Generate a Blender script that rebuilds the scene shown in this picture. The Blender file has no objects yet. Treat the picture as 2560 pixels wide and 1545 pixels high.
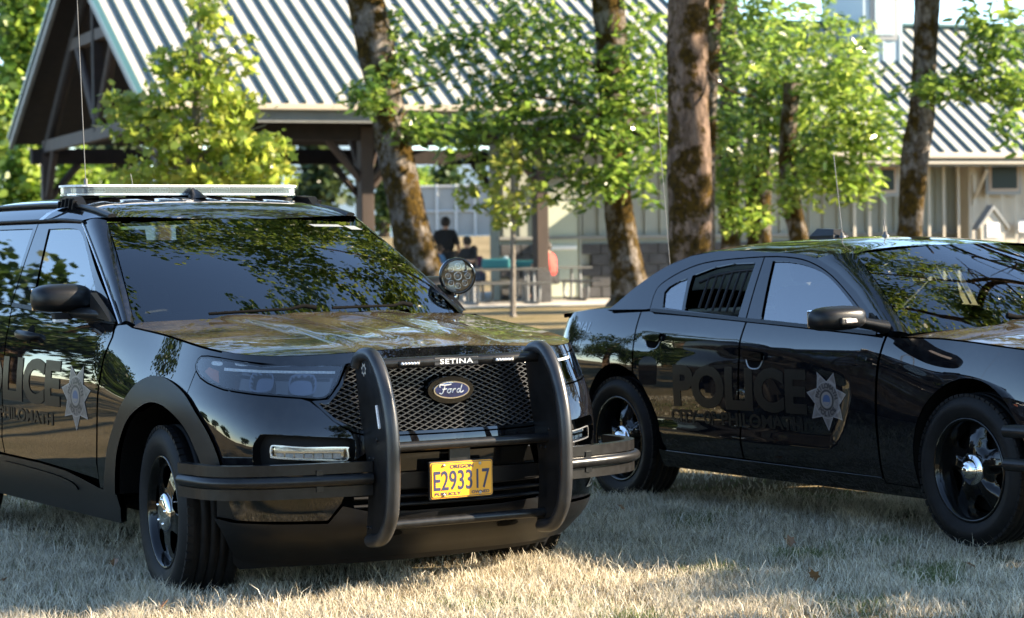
import bpy, bmesh, math, random, bisect
import numpy as np
from mathutils import Vector, Matrix
from mathutils.geometry import delaunay_2d_cdt, intersect_point_tri_2d
R = math.radians
SC = bpy.context.scene
COL = SC.collection
# ------------------------------------------------------------------ camera, sky, sun, exposure
CAM_H, CAM_PITCH, CAM_ROLL, F_PX = 1.434, R(-1.3604), R(.8769), 5857.6
cd = bpy.data.cameras.new('camera'); cam = bpy.data.objects.new('camera', cd); COL.objects.link(cam)
_m = Matrix.Rotation(CAM_PITCH, 3, 'X') @ Matrix.Rotation(CAM_ROLL, 3, 'Y')
_r, _f, _u = _m @ Vector((1, 0, 0)), _m @ Vector((0, 1, 0)), _m @ Vector((0, 0, 1))
cam.matrix_world = Matrix(((_r.x, _u.x, -_f.x, 0), (_r.y, _u.y, -_f.y, 0), (_r.z, _u.z, -_f.z, CAM_H), (0, 0, 0, 1)))
cd.sensor_width = 36; cd.lens = F_PX / 2560 * 36; cd.clip_start = .1; cd.clip_end = 3000
cd.dof.use_dof = True; cd.dof.focus_distance = 10.4; cd.dof.aperture_fstop = 4.2
SC.camera = cam
SUN_AZ, SUN_EL = R(85), R(25)          # azimuth clockwise from straight ahead (+Y); the sun stands to the right
w = bpy.data.worlds.new('World'); SC.world = w; w.use_nodes = True
_nt = w.node_tree; _sky = _nt.nodes.new('ShaderNodeTexSky'); _sky.sky_type = 'NISHITA'; _sky.sun_disc = False
_sky.sun_elevation = SUN_EL; _sky.sun_rotation = SUN_AZ; _sky.altitude = 1800; _sky.air_density = 1.0; _sky.dust_density = .02; _sky.ozone_density = 4.5
_bg = _nt.nodes['Background']; _bg.inputs['Strength'].default_value = .15
_nt.links.new(_sky.outputs[0], _bg.inputs['Color'])
sl = bpy.data.lights.new('sun', 'SUN'); sl.energy = 5.0; sl.angle = R(.53); sl.color = (1, .92, .82)
so = bpy.data.objects.new('sun', sl); COL.objects.link(so)
_sd = Vector((math.sin(SUN_AZ) * math.cos(SUN_EL), math.cos(SUN_AZ) * math.cos(SUN_EL), math.sin(SUN_EL)))
so.rotation_euler = _sd.to_track_quat('Z', 'Y').to_euler(); so.location = (20, 0, 30)
vs = SC.view_settings; vs.view_transform = 'Standard'; vs.look = 'None'; vs.exposure = 2.2; vs.gamma = 1; vs.use_curve_mapping = False
vs.use_white_balance = True; vs.white_balance_temperature = 8100; vs.white_balance_tint = 9    # camera balanced for the open shade
SC.cycles.max_bounces = 7; SC.cycles.transparent_max_bounces = 14; SC.cycles.glossy_bounces = 4; SC.cycles.transmission_bounces = 6
SC.cycles.diffuse_bounces = 3; SC.cycles.use_denoising = True; SC.cycles.caustics_reflective = False; SC.cycles.caustics_refractive = False
SC.cycles.sample_clamp_indirect = 4

# ------------------------------------------------------------------ materials
MATS = {}
def nmat(name):
    m = bpy.data.materials.new(name); m.use_nodes = True; nt = m.node_tree
    p = nt.nodes['Principled BSDF']; MATS[name] = m
    return m, nt, p
def ramp(nt, fac, stops):
    r = nt.nodes.new('ShaderNodeValToRGB'); e = r.color_ramp.elements
    while len(e) > 2: e.remove(e[-1])
    for i, (t, c) in enumerate(stops):
        el = e[i] if i < 2 else e.new(t)
        el.position = t; el.color = (*c, 1) if len(c) == 3 else c
    nt.links.new(fac, r.inputs['Fac']); return r.outputs['Color']
def noise(nt, scale, detail=4, rough=.55, coord='Object', stretch=None, dist=0):
    tc = nt.nodes.new('ShaderNodeTexCoord'); n = nt.nodes.new('ShaderNodeTexNoise')
    n.inputs['Scale'].default_value = scale; n.inputs['Detail'].default_value = detail; n.inputs['Roughness'].default_value = rough
    n.inputs['Distortion'].default_value = dist
    src = tc.outputs[coord]
    if stretch:
        mp = nt.nodes.new('ShaderNodeMapping'); mp.inputs['Scale'].default_value = stretch; nt.links.new(src, mp.inputs['Vector']); src = mp.outputs[0]
    nt.links.new(src, n.inputs['Vector']); return n.outputs['Fac']
def bump(nt, p, h, strength=.3, dist=.01):
    b = nt.nodes.new('ShaderNodeBump'); b.inputs['Strength'].default_value = strength; b.inputs['Distance'].default_value = dist
    nt.links.new(h, b.inputs['Height']); nt.links.new(b.outputs[0], p.inputs['Normal'])
def simple(name, col, rough=.5, metal=0, coat=0, var=0, vscale=8, bmp=0, bscale=60, ior=1.5, spec=.5, stretch=None):
    m, nt, p = nmat(name)
    p.inputs['Base Color'].default_value = (*col, 1); p.inputs['Roughness'].default_value = rough; p.inputs['Metallic'].default_value = metal
    p.inputs['Coat Weight'].default_value = coat; p.inputs['Coat Roughness'].default_value = .02; p.inputs['IOR'].default_value = ior
    p.inputs['Specular IOR Level'].default_value = spec
    if var:
        f = noise(nt, vscale, stretch=stretch)
        c = ramp(nt, f, [(.3, [x * (1 - var) for x in col]), (.7, [min(1, x * (1 + var)) for x in col])])
        nt.links.new(c, p.inputs['Base Color'])
    if bmp: bump(nt, p, noise(nt, bscale, stretch=stretch), bmp, .004)
    return m

# ------------------------------------------------------------------ object helpers
def link(o, parent=None):
    COL.objects.link(o)
    if parent is not None: o.parent = parent
    return o
def tag(o, label=None, cat=None, group=None, kind=None):
    if label: o['label'] = label
    if cat: o['category'] = cat
    if group: o['group'] = group
    if kind: o['kind'] = kind
    return o
def thing(name, label, cat, loc=(0, 0, 0), rot=(0, 0, 0), group=None):
    o = bpy.data.objects.new(name, None); o.empty_display_size = .2; link(o)
    o.location = loc; o.rotation_euler = rot
    return tag(o, label, cat, group)
def mesh_obj(name, verts, faces, mat, parent=None, smooth=True, normals=None):
    me = bpy.data.meshes.new(name); me.from_pydata([tuple(v) for v in verts], [], [tuple(f) for f in faces])
    if mat is not None:
        for m in (mat if isinstance(mat, (list, tuple)) else [mat]): me.materials.append(MATS[m] if isinstance(m, str) else m)
    if smooth: me.shade_smooth()
    me.update()
    if normals is not None: me.normals_split_custom_set_from_vertices([tuple(n) for n in normals])
    return link(bpy.data.objects.new(name, me), parent)
def copy_tree(o, parent=None):
    c = o.copy(); COL.objects.link(c); c.parent = parent
    if parent is not None: c.matrix_parent_inverse = o.matrix_parent_inverse
    for ch in list(o.children): copy_tree(ch, c)
    return c
class MB:
    """collects simple solids for one mesh"""
    def __init__(s): s.v = []; s.f = []; s.mi = []; s.sm = []
    def add(s, vs, fs, mi=0, sm=False):
        n = len(s.v); s.v += [tuple(v) for v in vs]; s.f += [tuple(i + n for i in f) for f in fs]; s.mi += [mi] * len(fs); s.sm += [sm] * len(fs); return s
    def box(s, c, d, rot=None, mi=0, bev=0):
        hx, hy, hz = d[0] / 2, d[1] / 2, d[2] / 2
        if bev > 0:
            bm = bmesh.new(); bmesh.ops.create_cube(bm, size=1)
            for v in bm.verts: v.co = Vector((v.co.x * d[0], v.co.y * d[1], v.co.z * d[2]))
            bmesh.ops.bevel(bm, geom=bm.edges[:], offset=bev, segments=2, affect='EDGES', profile=.6)
            vs = [v.co.copy() for v in bm.verts]; fs = [[v.index for v in f.verts] for f in bm.faces]; bm.free()
        else:
            vs = [Vector((x, y, z)) for x in (-hx, hx) for y in (-hy, hy) for z in (-hz, hz)]
            fs = [(0, 1, 3, 2), (4, 6, 7, 5), (0, 4, 5, 1), (2, 3, 7, 6), (0, 2, 6, 4), (1, 5, 7, 3)]
        if rot is not None: vs = [rot @ v for v in vs]
        c = Vector(c); return s.add([v + c for v in vs], fs, mi, False)
    def tube(s, path, r, n=10, mi=0, cap=True, sx=1.0, up=None):
        P = [Vector(p) for p in path]; k = len(P); rr = r if isinstance(r, (list, tuple)) else [r] * k
        vs = []; prev = None
        for i in range(k):
            t = (P[min(i + 1, k - 1)] - P[max(i - 1, 0)]).normalized()
            a = prev if prev is not None else (Vector(up) if up else (Vector((0, 0, 1)) if abs(t.z) < .9 else Vector((1, 0, 0))))
            b = t.cross(a); b = b.normalized() if b.length > 1e-6 else t.orthogonal().normalized()
            a = b.cross(t).normalized(); prev = a
            for j in range(n):
                q = 2 * math.pi * j / n; vs.append(P[i] + (a * math.cos(q) + b * math.sin(q) * sx) * rr[i])
        fs = [(i * n + j, i * n + (j + 1) % n, (i + 1) * n + (j + 1) % n, (i + 1) * n + j) for i in range(k - 1) for j in range(n)]
        s.add(vs, fs, mi, True)
        if cap:
            s.add(vs[:n], [tuple(range(n))[::-1]], mi); s.add(vs[-n:], [tuple(range(n))], mi)
        return s
    def lathe(s, prof, n=48, mi=0, axis='Y', c=(0, 0, 0), sm=True, ang=2 * math.pi):
        vs = []; c = Vector(c); m = len(prof)
        full = abs(ang - 2 * math.pi) < 1e-6
        k = n if full else n + 1
        for i in range(k):
            a = ang * i / n
            for (r, h) in prof:
                x, z = r * math.cos(a), r * math.sin(a)
                vs.append(c + (Vector((x, h, z)) if axis == 'Y' else Vector((x, z, h)) if axis == 'Z' else Vector((h, x, z))))
        fs = [(i * m + j, i * m + j + 1, ((i + 1) % k) * m + j + 1, ((i + 1) % k) * m + j) for i in range(n) for j in range(m - 1)]
        return s.add(vs, fs, mi, sm)
    def prism(s, poly, d, mi=0, O=(0, 0, 0), X=(1, 0, 0), Y=(0, 0, 1)):
        """polygon in the X,Y frame at O extruded by d along X x Y"""
        O, X, Y = Vector(O), Vector(X), Vector(Y); N = X.cross(Y).normalized() * d; n = len(poly)
        a = [O + X * p[0] + Y * p[1] for p in poly]
        vs = a + [p + N for p in a]
        fs = [tuple(range(n))[::-1], tuple(range(n, 2 * n))] + [(i, (i + 1) % n, n + (i + 1) % n, n + i) for i in range(n)]
        return s.add(vs, fs, mi)
    def build(s, name, mat, parent=None, sharp=None):
        me = bpy.data.meshes.new(name); me.from_pydata(s.v, [], s.f)
        for m in (mat if isinstance(mat, (list, tuple)) else [mat]): me.materials.append(MATS[m] if isinstance(m, str) else m)
        me.polygons.foreach_set('material_index', s.mi); me.polygons.foreach_set('use_smooth', s.sm)
        bm = bmesh.new(); bm.from_mesh(me); bmesh.ops.recalc_face_normals(bm, faces=bm.faces[:]); bm.to_mesh(me); bm.free()
        me.update(); return link(bpy.data.objects.new(name, me), parent)

class CS:
    """natural cubic spline through a table"""
    def __init__(s, xs, ys):
        n = len(xs); s.x = list(xs); s.y = list(ys); h = [xs[i + 1] - xs[i] for i in range(n - 1)]
        a = [0] * n; b = [1] * n; c = [0] * n; d = [0] * n
        for i in range(1, n - 1):
            a[i] = h[i - 1]; b[i] = 2 * (h[i - 1] + h[i]); c[i] = h[i]; d[i] = 6 * ((ys[i + 1] - ys[i]) / h[i] - (ys[i] - ys[i - 1]) / h[i - 1])
        for i in range(1, n):
            m = a[i] / b[i - 1]; b[i] -= m * c[i - 1]; d[i] -= m * d[i - 1]
        M = [0] * n; M[n - 1] = d[n - 1] / b[n - 1]
        for i in range(n - 2, -1, -1): M[i] = (d[i] - c[i] * M[i + 1]) / b[i]
        M[0] = M[-1] = 0; s.M = M
    def __call__(s, t):
        x, y, M = s.x, s.y, s.M; i = min(max(bisect.bisect_right(x, t) - 1, 0), len(x) - 2); h = x[i + 1] - x[i]
        if t < x[0]: return y[0] + ((y[1] - y[0]) / h - h * M[1] / 6) * (t - x[0])
        if t > x[-1]: return y[-1] + ((y[-1] - y[-2]) / h + h * M[-2] / 6) * (t - x[-1])
        A = (x[i + 1] - t) / h; B = 1 - A
        return A * y[i] + B * y[i + 1] + ((A ** 3 - A) * M[i] + (B ** 3 - B) * M[i + 1]) * h * h / 6
def sstep(a, b, t):
    t = (t - a) / (b - a); t = 0 if t < 0 else 1 if t > 1 else t
    return t * t * (3 - 2 * t)
def smooth_poly(pts, n=6, closed=True):
    """Catmull-Rom through the points"""
    out = []; k = len(pts)
    for i in range(k if closed else k - 1):
        p0, p1, p2, p3 = (pts[(i + j - 1) % k] for j in range(4)) if closed else (pts[max(i - 1, 0)], pts[i], pts[i + 1], pts[min(i + 2, k - 1)])
        for j in range(n):
            t = j / n
            out.append(tuple(.5 * ((2 * b) + (c - a) * t + (2 * a - 5 * b + 4 * c - d) * t * t + (3 * b - a - 3 * c + d) * t ** 3) for a, b, c, d in zip(p0, p1, p2, p3)))
    if not closed: out.append(tuple(pts[-1]))
    return out
def densify(poly, h):
    out = []
    for i in range(len(poly)):
        a, b = poly[i], poly[(i + 1) % len(poly)]; L = math.hypot(b[0] - a[0], b[1] - a[1]); k = max(1, int(math.ceil(L / h)))
        for j in range(k): out.append((a[0] + (b[0] - a[0]) * j / k, a[1] + (b[1] - a[1]) * j / k))
    return out
def area2(p): return sum(p[i][0] * p[(i + 1) % len(p)][1] - p[(i + 1) % len(p)][0] * p[i][1] for i in range(len(p)))
def inset(poly, d):
    """move a counter-clockwise polygon inwards by d"""
    n = len(poly); out = []
    for i in range(n):
        a, b, c = poly[i - 1], poly[i], poly[(i + 1) % n]
        e1 = (b[0] - a[0], b[1] - a[1]); e2 = (c[0] - b[0], c[1] - b[1]); l1 = math.hypot(*e1) or 1e-9; l2 = math.hypot(*e2) or 1e-9
        n1 = (-e1[1] / l1, e1[0] / l1); n2 = (-e2[1] / l2, e2[0] / l2); m = (n1[0] + n2[0], n1[1] + n2[1]); q = max(.35, (m[0] * m[0] + m[1] * m[1]) / 2)
        out.append((b[0] + m[0] / q * d, b[1] + m[1] / q * d))
    return out
def in_poly(x, y, P):
    c = False; j = len(P) - 1
    for i in range(len(P)):
        xi, yi = P[i]; xj, yj = P[j]
        if (yi > y) != (yj > y) and x < (xj - xi) * (y - yi) / (yj - yi) + xi: c = not c
        j = i
    return c
def pdist(x, y, P):
    d = 9e9
    for i in range(len(P)):
        ax, ay = P[i]; bx, by = P[(i + 1) % len(P)]; dx, dy = bx - ax, by - ay; L = dx * dx + dy * dy
        t = 0 if L == 0 else max(0, min(1, ((x - ax) * dx + (y - ay) * dy) / L)); e = (ax + dx * t - x) ** 2 + (ay + dy * t - y) ** 2
        if e < d: d = e
    return math.sqrt(d)
def np_poly(X, Y, P):
    P = np.asarray(P); A = P; B_ = np.roll(P, -1, 0); X = X[:, None]; Y = Y[:, None]; ax, ay, bx, by = A[:, 0], A[:, 1], B_[:, 0], B_[:, 1]
    dy = np.where(by == ay, 1e-12, by - ay); c = ((ay > Y) != (by > Y)) & (X < (bx - ax) * (Y - ay) / dy + ax); ins = c.sum(1) % 2 == 1
    dx, dy = bx - ax, by - ay; L = np.maximum(dx * dx + dy * dy, 1e-18); t = np.clip(((X - ax) * dx + (Y - ay) * dy) / L, 0, 1); d = np.sqrt(((ax + dx * t - X) ** 2 + (ay + dy * t - Y) ** 2).min(1))
    return ins, d
PCACHE = {}
def patch_data(outline, lift, holes=(), grid=.045, gap=.0, flange=.018, off=0., flip=1, hole_flange=True, dens=.5):
    """a trimmed piece of the smooth surface lift(u,v): vertices, faces, exact normals; its rims are turned inwards by flange"""
    def ccw(p): return list(p) if area2(p) > 0 else list(p)[::-1]
    loops = [densify(inset(ccw(outline), gap), grid * dens)] + [densify(inset(ccw(h), -gap), grid * dens) for h in holes]
    pts = []; edges = []
    for L in loops:
        s = len(pts); pts += L; edges += [(s + i, s + (i + 1) % len(L)) for i in range(len(L))]
    nb = len(pts); ou = loops[0]; us = [p[0] for p in ou]; vs = [p[1] for p in ou]
    u0, u1, v0, v1 = min(us), max(us), min(vs), max(vs); nu = int((u1 - u0) / grid) + 1; nv = int((v1 - v0) / grid) + 1
    if nu > 1 and nv > 1:
        U, W_ = np.meshgrid(u0 + (u1 - u0) * np.arange(1, nu) / nu, v0 + (v1 - v0) * np.arange(1, nv) / nv, indexing='ij'); U = U.ravel(); W_ = W_.ravel()
        ins, ds = np_poly(U, W_, ou); ok = ins & (ds > grid * .4)
        for h in loops[1:]:
            i2, d2 = np_poly(U, W_, h); ok &= ~i2 & (d2 > grid * .4)
        pts += list(zip(U[ok].tolist(), W_[ok].tolist()))
    co, _, fa, _, _, _ = delaunay_2d_cdt([Vector(p) for p in pts], edges, [], 1 if len(loops) == 1 else 0, 1e-5)
    cc = np.array([(c[0], c[1]) for c in co]); fa = [list(f) for f in fa]; ce = np.array([cc[f].mean(0) for f in fa]); ok = np_poly(ce[:, 0], ce[:, 1], ou)[0]
    for h in loops[1:]: ok &= ~np_poly(ce[:, 0], ce[:, 1], h)[0]
    fs = [f for f, k_ in zip(fa, ok) if k_]
    V = []; N = []; e = 1e-3
    def pn(u, v):
        p = Vector(lift(u, v)); n = (Vector(lift(u + e, v)) - Vector(lift(u - e, v))).cross(Vector(lift(u, v + e)) - Vector(lift(u, v - e)))
        n = n.normalized() * flip; return p + n * off, n
    for c in co:
        p, n = pn(c[0], c[1]); V.append(p); N.append(n)
    # orient faces along the normals
    if fs:
        g = sum(((V[f[1]] - V[f[0]]).cross(V[f[2]] - V[f[0]]).dot(N[f[0]]) for f in fs))
        if g < 0: fs = [x[::-1] for x in fs]
    if flange:
        for li, L in enumerate(loops):
            if li and not hole_flange: continue
            k = len(L); base = len(V); ring = [pn(*p) for p in L]; cen = sum((r[0] for r in ring), Vector()) / k
            for i in range(k):
                p, n = ring[i]; t = ring[(i + 1) % k][0] - ring[i - 1][0]; o = t.cross(n)
                o = o.normalized() if o.length > 1e-9 else n
                V += [p, p - n * flange]; N += [(o + n * .5).normalized(), o]
            for i in range(k):
                a, b = base + 2 * i, base + 2 * ((i + 1) % k); fs.append([a, b, b + 1, a + 1])
    return V, fs, N
def patch(name, outline, lift, mat, parent=None, mirror=False, **kw):
    key = (tuple((round(a, 5), round(b, 5)) for a, b in outline), lift.__name__, str(sorted((k, str(v)) for k, v in kw.items())))
    if lift.__name__ == '<lambda>' or key not in PCACHE: PCACHE[key] = patch_data(outline, lift, **kw)
    V, F, N = PCACHE[key]
    if mirror:
        V = [Vector((v.x, -v.y, v.z)) for v in V]; N = [Vector((n.x, -n.y, n.z)) for n in N]; F = [f[::-1] for f in F]
    return mesh_obj(name, V, F, mat, parent, True, N)
def ring_wall(name, poly, lift, depth, mat, parent=None, mirror=False, closed=False, off=0., flip=1, toward=None):
    """a wall running along a line on the surface and going inwards (wheel house, lamp pocket)"""
    V = []; e = 1e-3; P = densify(poly, .04) if closed else [p for i in range(len(poly) - 1) for p in densify([poly[i], poly[i + 1]], .04)[:max(1, int(math.ceil(math.hypot(poly[i + 1][0] - poly[i][0], poly[i + 1][1] - poly[i][1]) / .04)))]] + [poly[-1]]
    for (u, v) in P:
        p = Vector(lift(u, v)); n = (Vector(lift(u + e, v)) - Vector(lift(u - e, v))).cross(Vector(lift(u, v + e)) - Vector(lift(u, v - e))).normalized() * flip
        if toward is not None: n = -Vector(toward)
        V += [p + n * off, p - n * depth]
    k = len(P); F = [(2 * i, 2 * ((i + 1) % k), 2 * ((i + 1) % k) + 1, 2 * i + 1) for i in range(k if closed else k - 1)]
    if mirror: V = [Vector((v.x, -v.y, v.z)) for v in V]
    return mesh_obj(name, V, F, mat, parent)
def text_mesh(txt, size=1.0, bold=0., xs=1.0, shear=0., space=1.0, align='CENTER'):
    """outline of lettering as flat triangles in the XY plane"""
    cu = bpy.data.curves.new('lettering', 'FONT'); cu.body = txt; cu.size = size; cu.align_x = align; cu.align_y = 'CENTER'; cu.offset = bold; cu.shear = shear
    cu.space_character = space; cu.resolution_u = 4; cu.fill_mode = 'FRONT'
    o = bpy.data.objects.new('lettering', cu); COL.objects.link(o); dg = bpy.context.evaluated_depsgraph_get()
    ev = o.evaluated_get(dg); me = ev.to_mesh(); vs = [(v.co.x * xs, v.co.y) for v in me.vertices]; fs = [list(p.vertices) for p in me.polygons]
    ev.to_mesh_clear(); bpy.data.objects.remove(o); bpy.data.curves.remove(cu); return vs, fs
def fit_text(vs, x0, x1, y0, y1):
    ax, bx = min(v[0] for v in vs), max(v[0] for v in vs); ay, by = min(v[1] for v in vs), max(v[1] for v in vs)
    return [(x0 + (v[0] - ax) / (bx - ax) * (x1 - x0), y0 + (v[1] - ay) / (by - ay) * (y1 - y0)) for v in vs]
def flat_text(name, vs, fs, mat, parent, O, X, Y, off=.001):
    O, X, Y = Vector(O), Vector(X), Vector(Y); n = X.cross(Y).normalized() * off
    return mesh_obj(name, [O + X * a + Y * b + n for a, b in vs], fs, mat, parent, False)
def surf_text(name, vs, fs, mat, parent, lift, off=.003, flip=1, cut=.025):
    bm = bmesh.new(); bv = [bm.verts.new((a, b, 0)) for a, b in vs]
    for f in fs:
        try: bm.faces.new([bv[i] for i in f])
        except ValueError: pass
    for _ in range(5):
        es = [e for e in bm.edges if e.calc_length() > cut]
        if not es: break
        bmesh.ops.subdivide_edges(bm, edges=es, cuts=1); bmesh.ops.triangulate(bm, faces=bm.faces[:])
    V = []; N = []; e = 1e-3
    bm.verts.index_update()
    for v in bm.verts:
        u, w_ = v.co.x, v.co.y; p = Vector(lift(u, w_)); n = (Vector(lift(u + e, w_)) - Vector(lift(u - e, w_))).cross(Vector(lift(u, w_ + e)) - Vector(lift(u, w_ - e))).normalized() * flip
        V.append(p + n * off); N.append(n)
    F = [[v.index for v in f.verts] for f in bm.faces]; bm.free()
    return mesh_obj(name, V, F, mat, parent, True, N)
# ------------------------------------------------------------------ vehicle materials
def paint(name, col, rough=.008, dust=0., ior=1.5):
    m, nt, p = nmat(name)
    p.inputs['Base Color'].default_value = (*col, 1); p.inputs['Roughness'].default_value = .35; p.inputs['IOR'].default_value = ior
    p.inputs['Coat Weight'].default_value = 1; p.inputs['Coat Roughness'].default_value = rough; p.inputs['Coat IOR'].default_value = 1.62; p.inputs['Specular IOR Level'].default_value = 0
    if dust:
        f = noise(nt, 5, 6, .65); g = noise(nt, 160, 2, .6)
        mx = nt.nodes.new('ShaderNodeMath'); mx.operation = 'MULTIPLY'; nt.links.new(f, mx.inputs[0]); nt.links.new(g, mx.inputs[1])
        c = ramp(nt, mx.outputs[0], [(.12, col), (.42, [col[i] * (1 - dust) + dust * (.30, .24, .15)[i] for i in range(3)])])
        nt.links.new(c, p.inputs['Base Color'])
    else:
        bump(nt, p, noise(nt, 2.2, 1), .012, .05)
        f = noise(nt, 26, 8, .75); nt.links.new(ramp(nt, f, [(.45, col), (.75, [c + .010 for c in col])]), p.inputs['Base Color'])
    return m
paint('black_paint', (.0035, .0035, .0045))
paint('dusty_black_paint', (.006, .006, .006), .03, .42)
simple('satin_black_trim', (.006, .0062, .007), .34, bmp=.12, bscale=400, spec=.26)
simple('black_plastic', (.010, .010, .011), .5, spec=.2)
simple('dark_shell', (.004, .004, .004), .9, spec=.05)
simple('push_bar_coat', (.010, .010, .0105), .28, var=.4, vscale=30, spec=.32)
simple('worn_bar_pad', (.020, .0205, .022), .33, var=.5, vscale=9)
simple('gloss_black', (.004, .004, .004), .05, spec=.5, coat=.3)
simple('grille_plastic', (.045, .045, .048), .24, spec=.7)
simple('aerial_metal', (.12, .12, .12), .5, metal=.3)
simple('wheel_black', (.004, .004, .004), .10, spec=.38)
simple('chrome', (.82, .82, .83), .04, metal=1)
simple('silver_trim', (.62, .64, .67), .25, metal=.9)
simple('lamp_chrome', (.55, .58, .62), .08, metal=1)
simple('strap_metal', (.50, .53, .56), .38, metal=.7)
simple('headlamp_reflector', (.07, .08, .10), .10, metal=1)
simple('white_lens', (.80, .81, .83), .15, var=.25, vscale=150)
simple('grey_lens', (.45, .40, .40), .2, var=.35, vscale=160)
simple('amber_lens', (.36, .12, .07), .2)
simple('red_lens', (.35, .02, .02), .15)
simple('tyre_rubber', (.007, .007, .0075), .6, var=.3, vscale=20, spec=.16)
simple('seat_fabric', (.03, .032, .036), .85, bmp=.2, bscale=200)
simple('cabin_plastic', (.025, .026, .028), .7)
simple('lit_shelf_grey', (.20, .20, .19), .9)
simple('ghost_lettering', (.011, .0104, .0098), .30, spec=.16, coat=0, var=.1, vscale=60)
simple('white_lettering', (.75, .75, .73), .45)
simple('grey_lettering', (.38, .35, .31), .5)
simple('badge_silver', (.12, .105, .10), .35, var=.35, vscale=55)
simple('badge_rim', (.20, .18, .175), .3)
simple('badge_ink', (.012, .012, .016), .4)
simple('badge_blue', (.025, .06, .13), .4)
simple('badge_cream', (.16, .14, .13), .4)
simple('emblem_blue', (.008, .022, .10), .12, coat=1)
simple('plate_yellow', (.80, .34, .012), .42, var=.05, vscale=12)
simple('plate_navy', (.012, .016, .06), .45)
simple('screw_steel', (.5, .48, .44), .35, metal=.9)
def glass(name, tint, ior=1.9, rough=0.0):
    m = bpy.data.materials.new(name); m.use_nodes = True; nt = m.node_tree; nt.nodes.clear(); MATS[name] = m
    o = nt.nodes.new('ShaderNodeOutputMaterial'); mx = nt.nodes.new('ShaderNodeMixShader'); fr = nt.nodes.new('ShaderNodeFresnel')
    tr = nt.nodes.new('ShaderNodeBsdfTransparent'); gl = nt.nodes.new('ShaderNodeBsdfGlossy')
    fr.inputs['IOR'].default_value = ior; tr.inputs['Color'].default_value = (*tint, 1); gl.inputs['Roughness'].default_value = rough; gl.inputs['Color'].default_value = (1, 1, 1, 1)
    nt.links.new(fr.outputs[0], mx.inputs[0]); nt.links.new(tr.outputs[0], mx.inputs[1]); nt.links.new(gl.outputs[0], mx.inputs[2]); nt.links.new(mx.outputs[0], o.inputs[0])
    return m
glass('windscreen_glass', (.50, .60, .54), 1.9)
glass('privacy_glass', (.05, .055, .06), 2.5)
glass('side_glass', (.30, .34, .34), 2.7)
glass('lamp_glass', (.88, .91, .93), 1.8)
glass('clear_glass', (.80, .86, .83), 1.45)
glass('bar_lens', (.80, .82, .84), 1.6)
simple('ghost_gloss', (.012, .012, .014), .08, coat=1)
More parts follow.
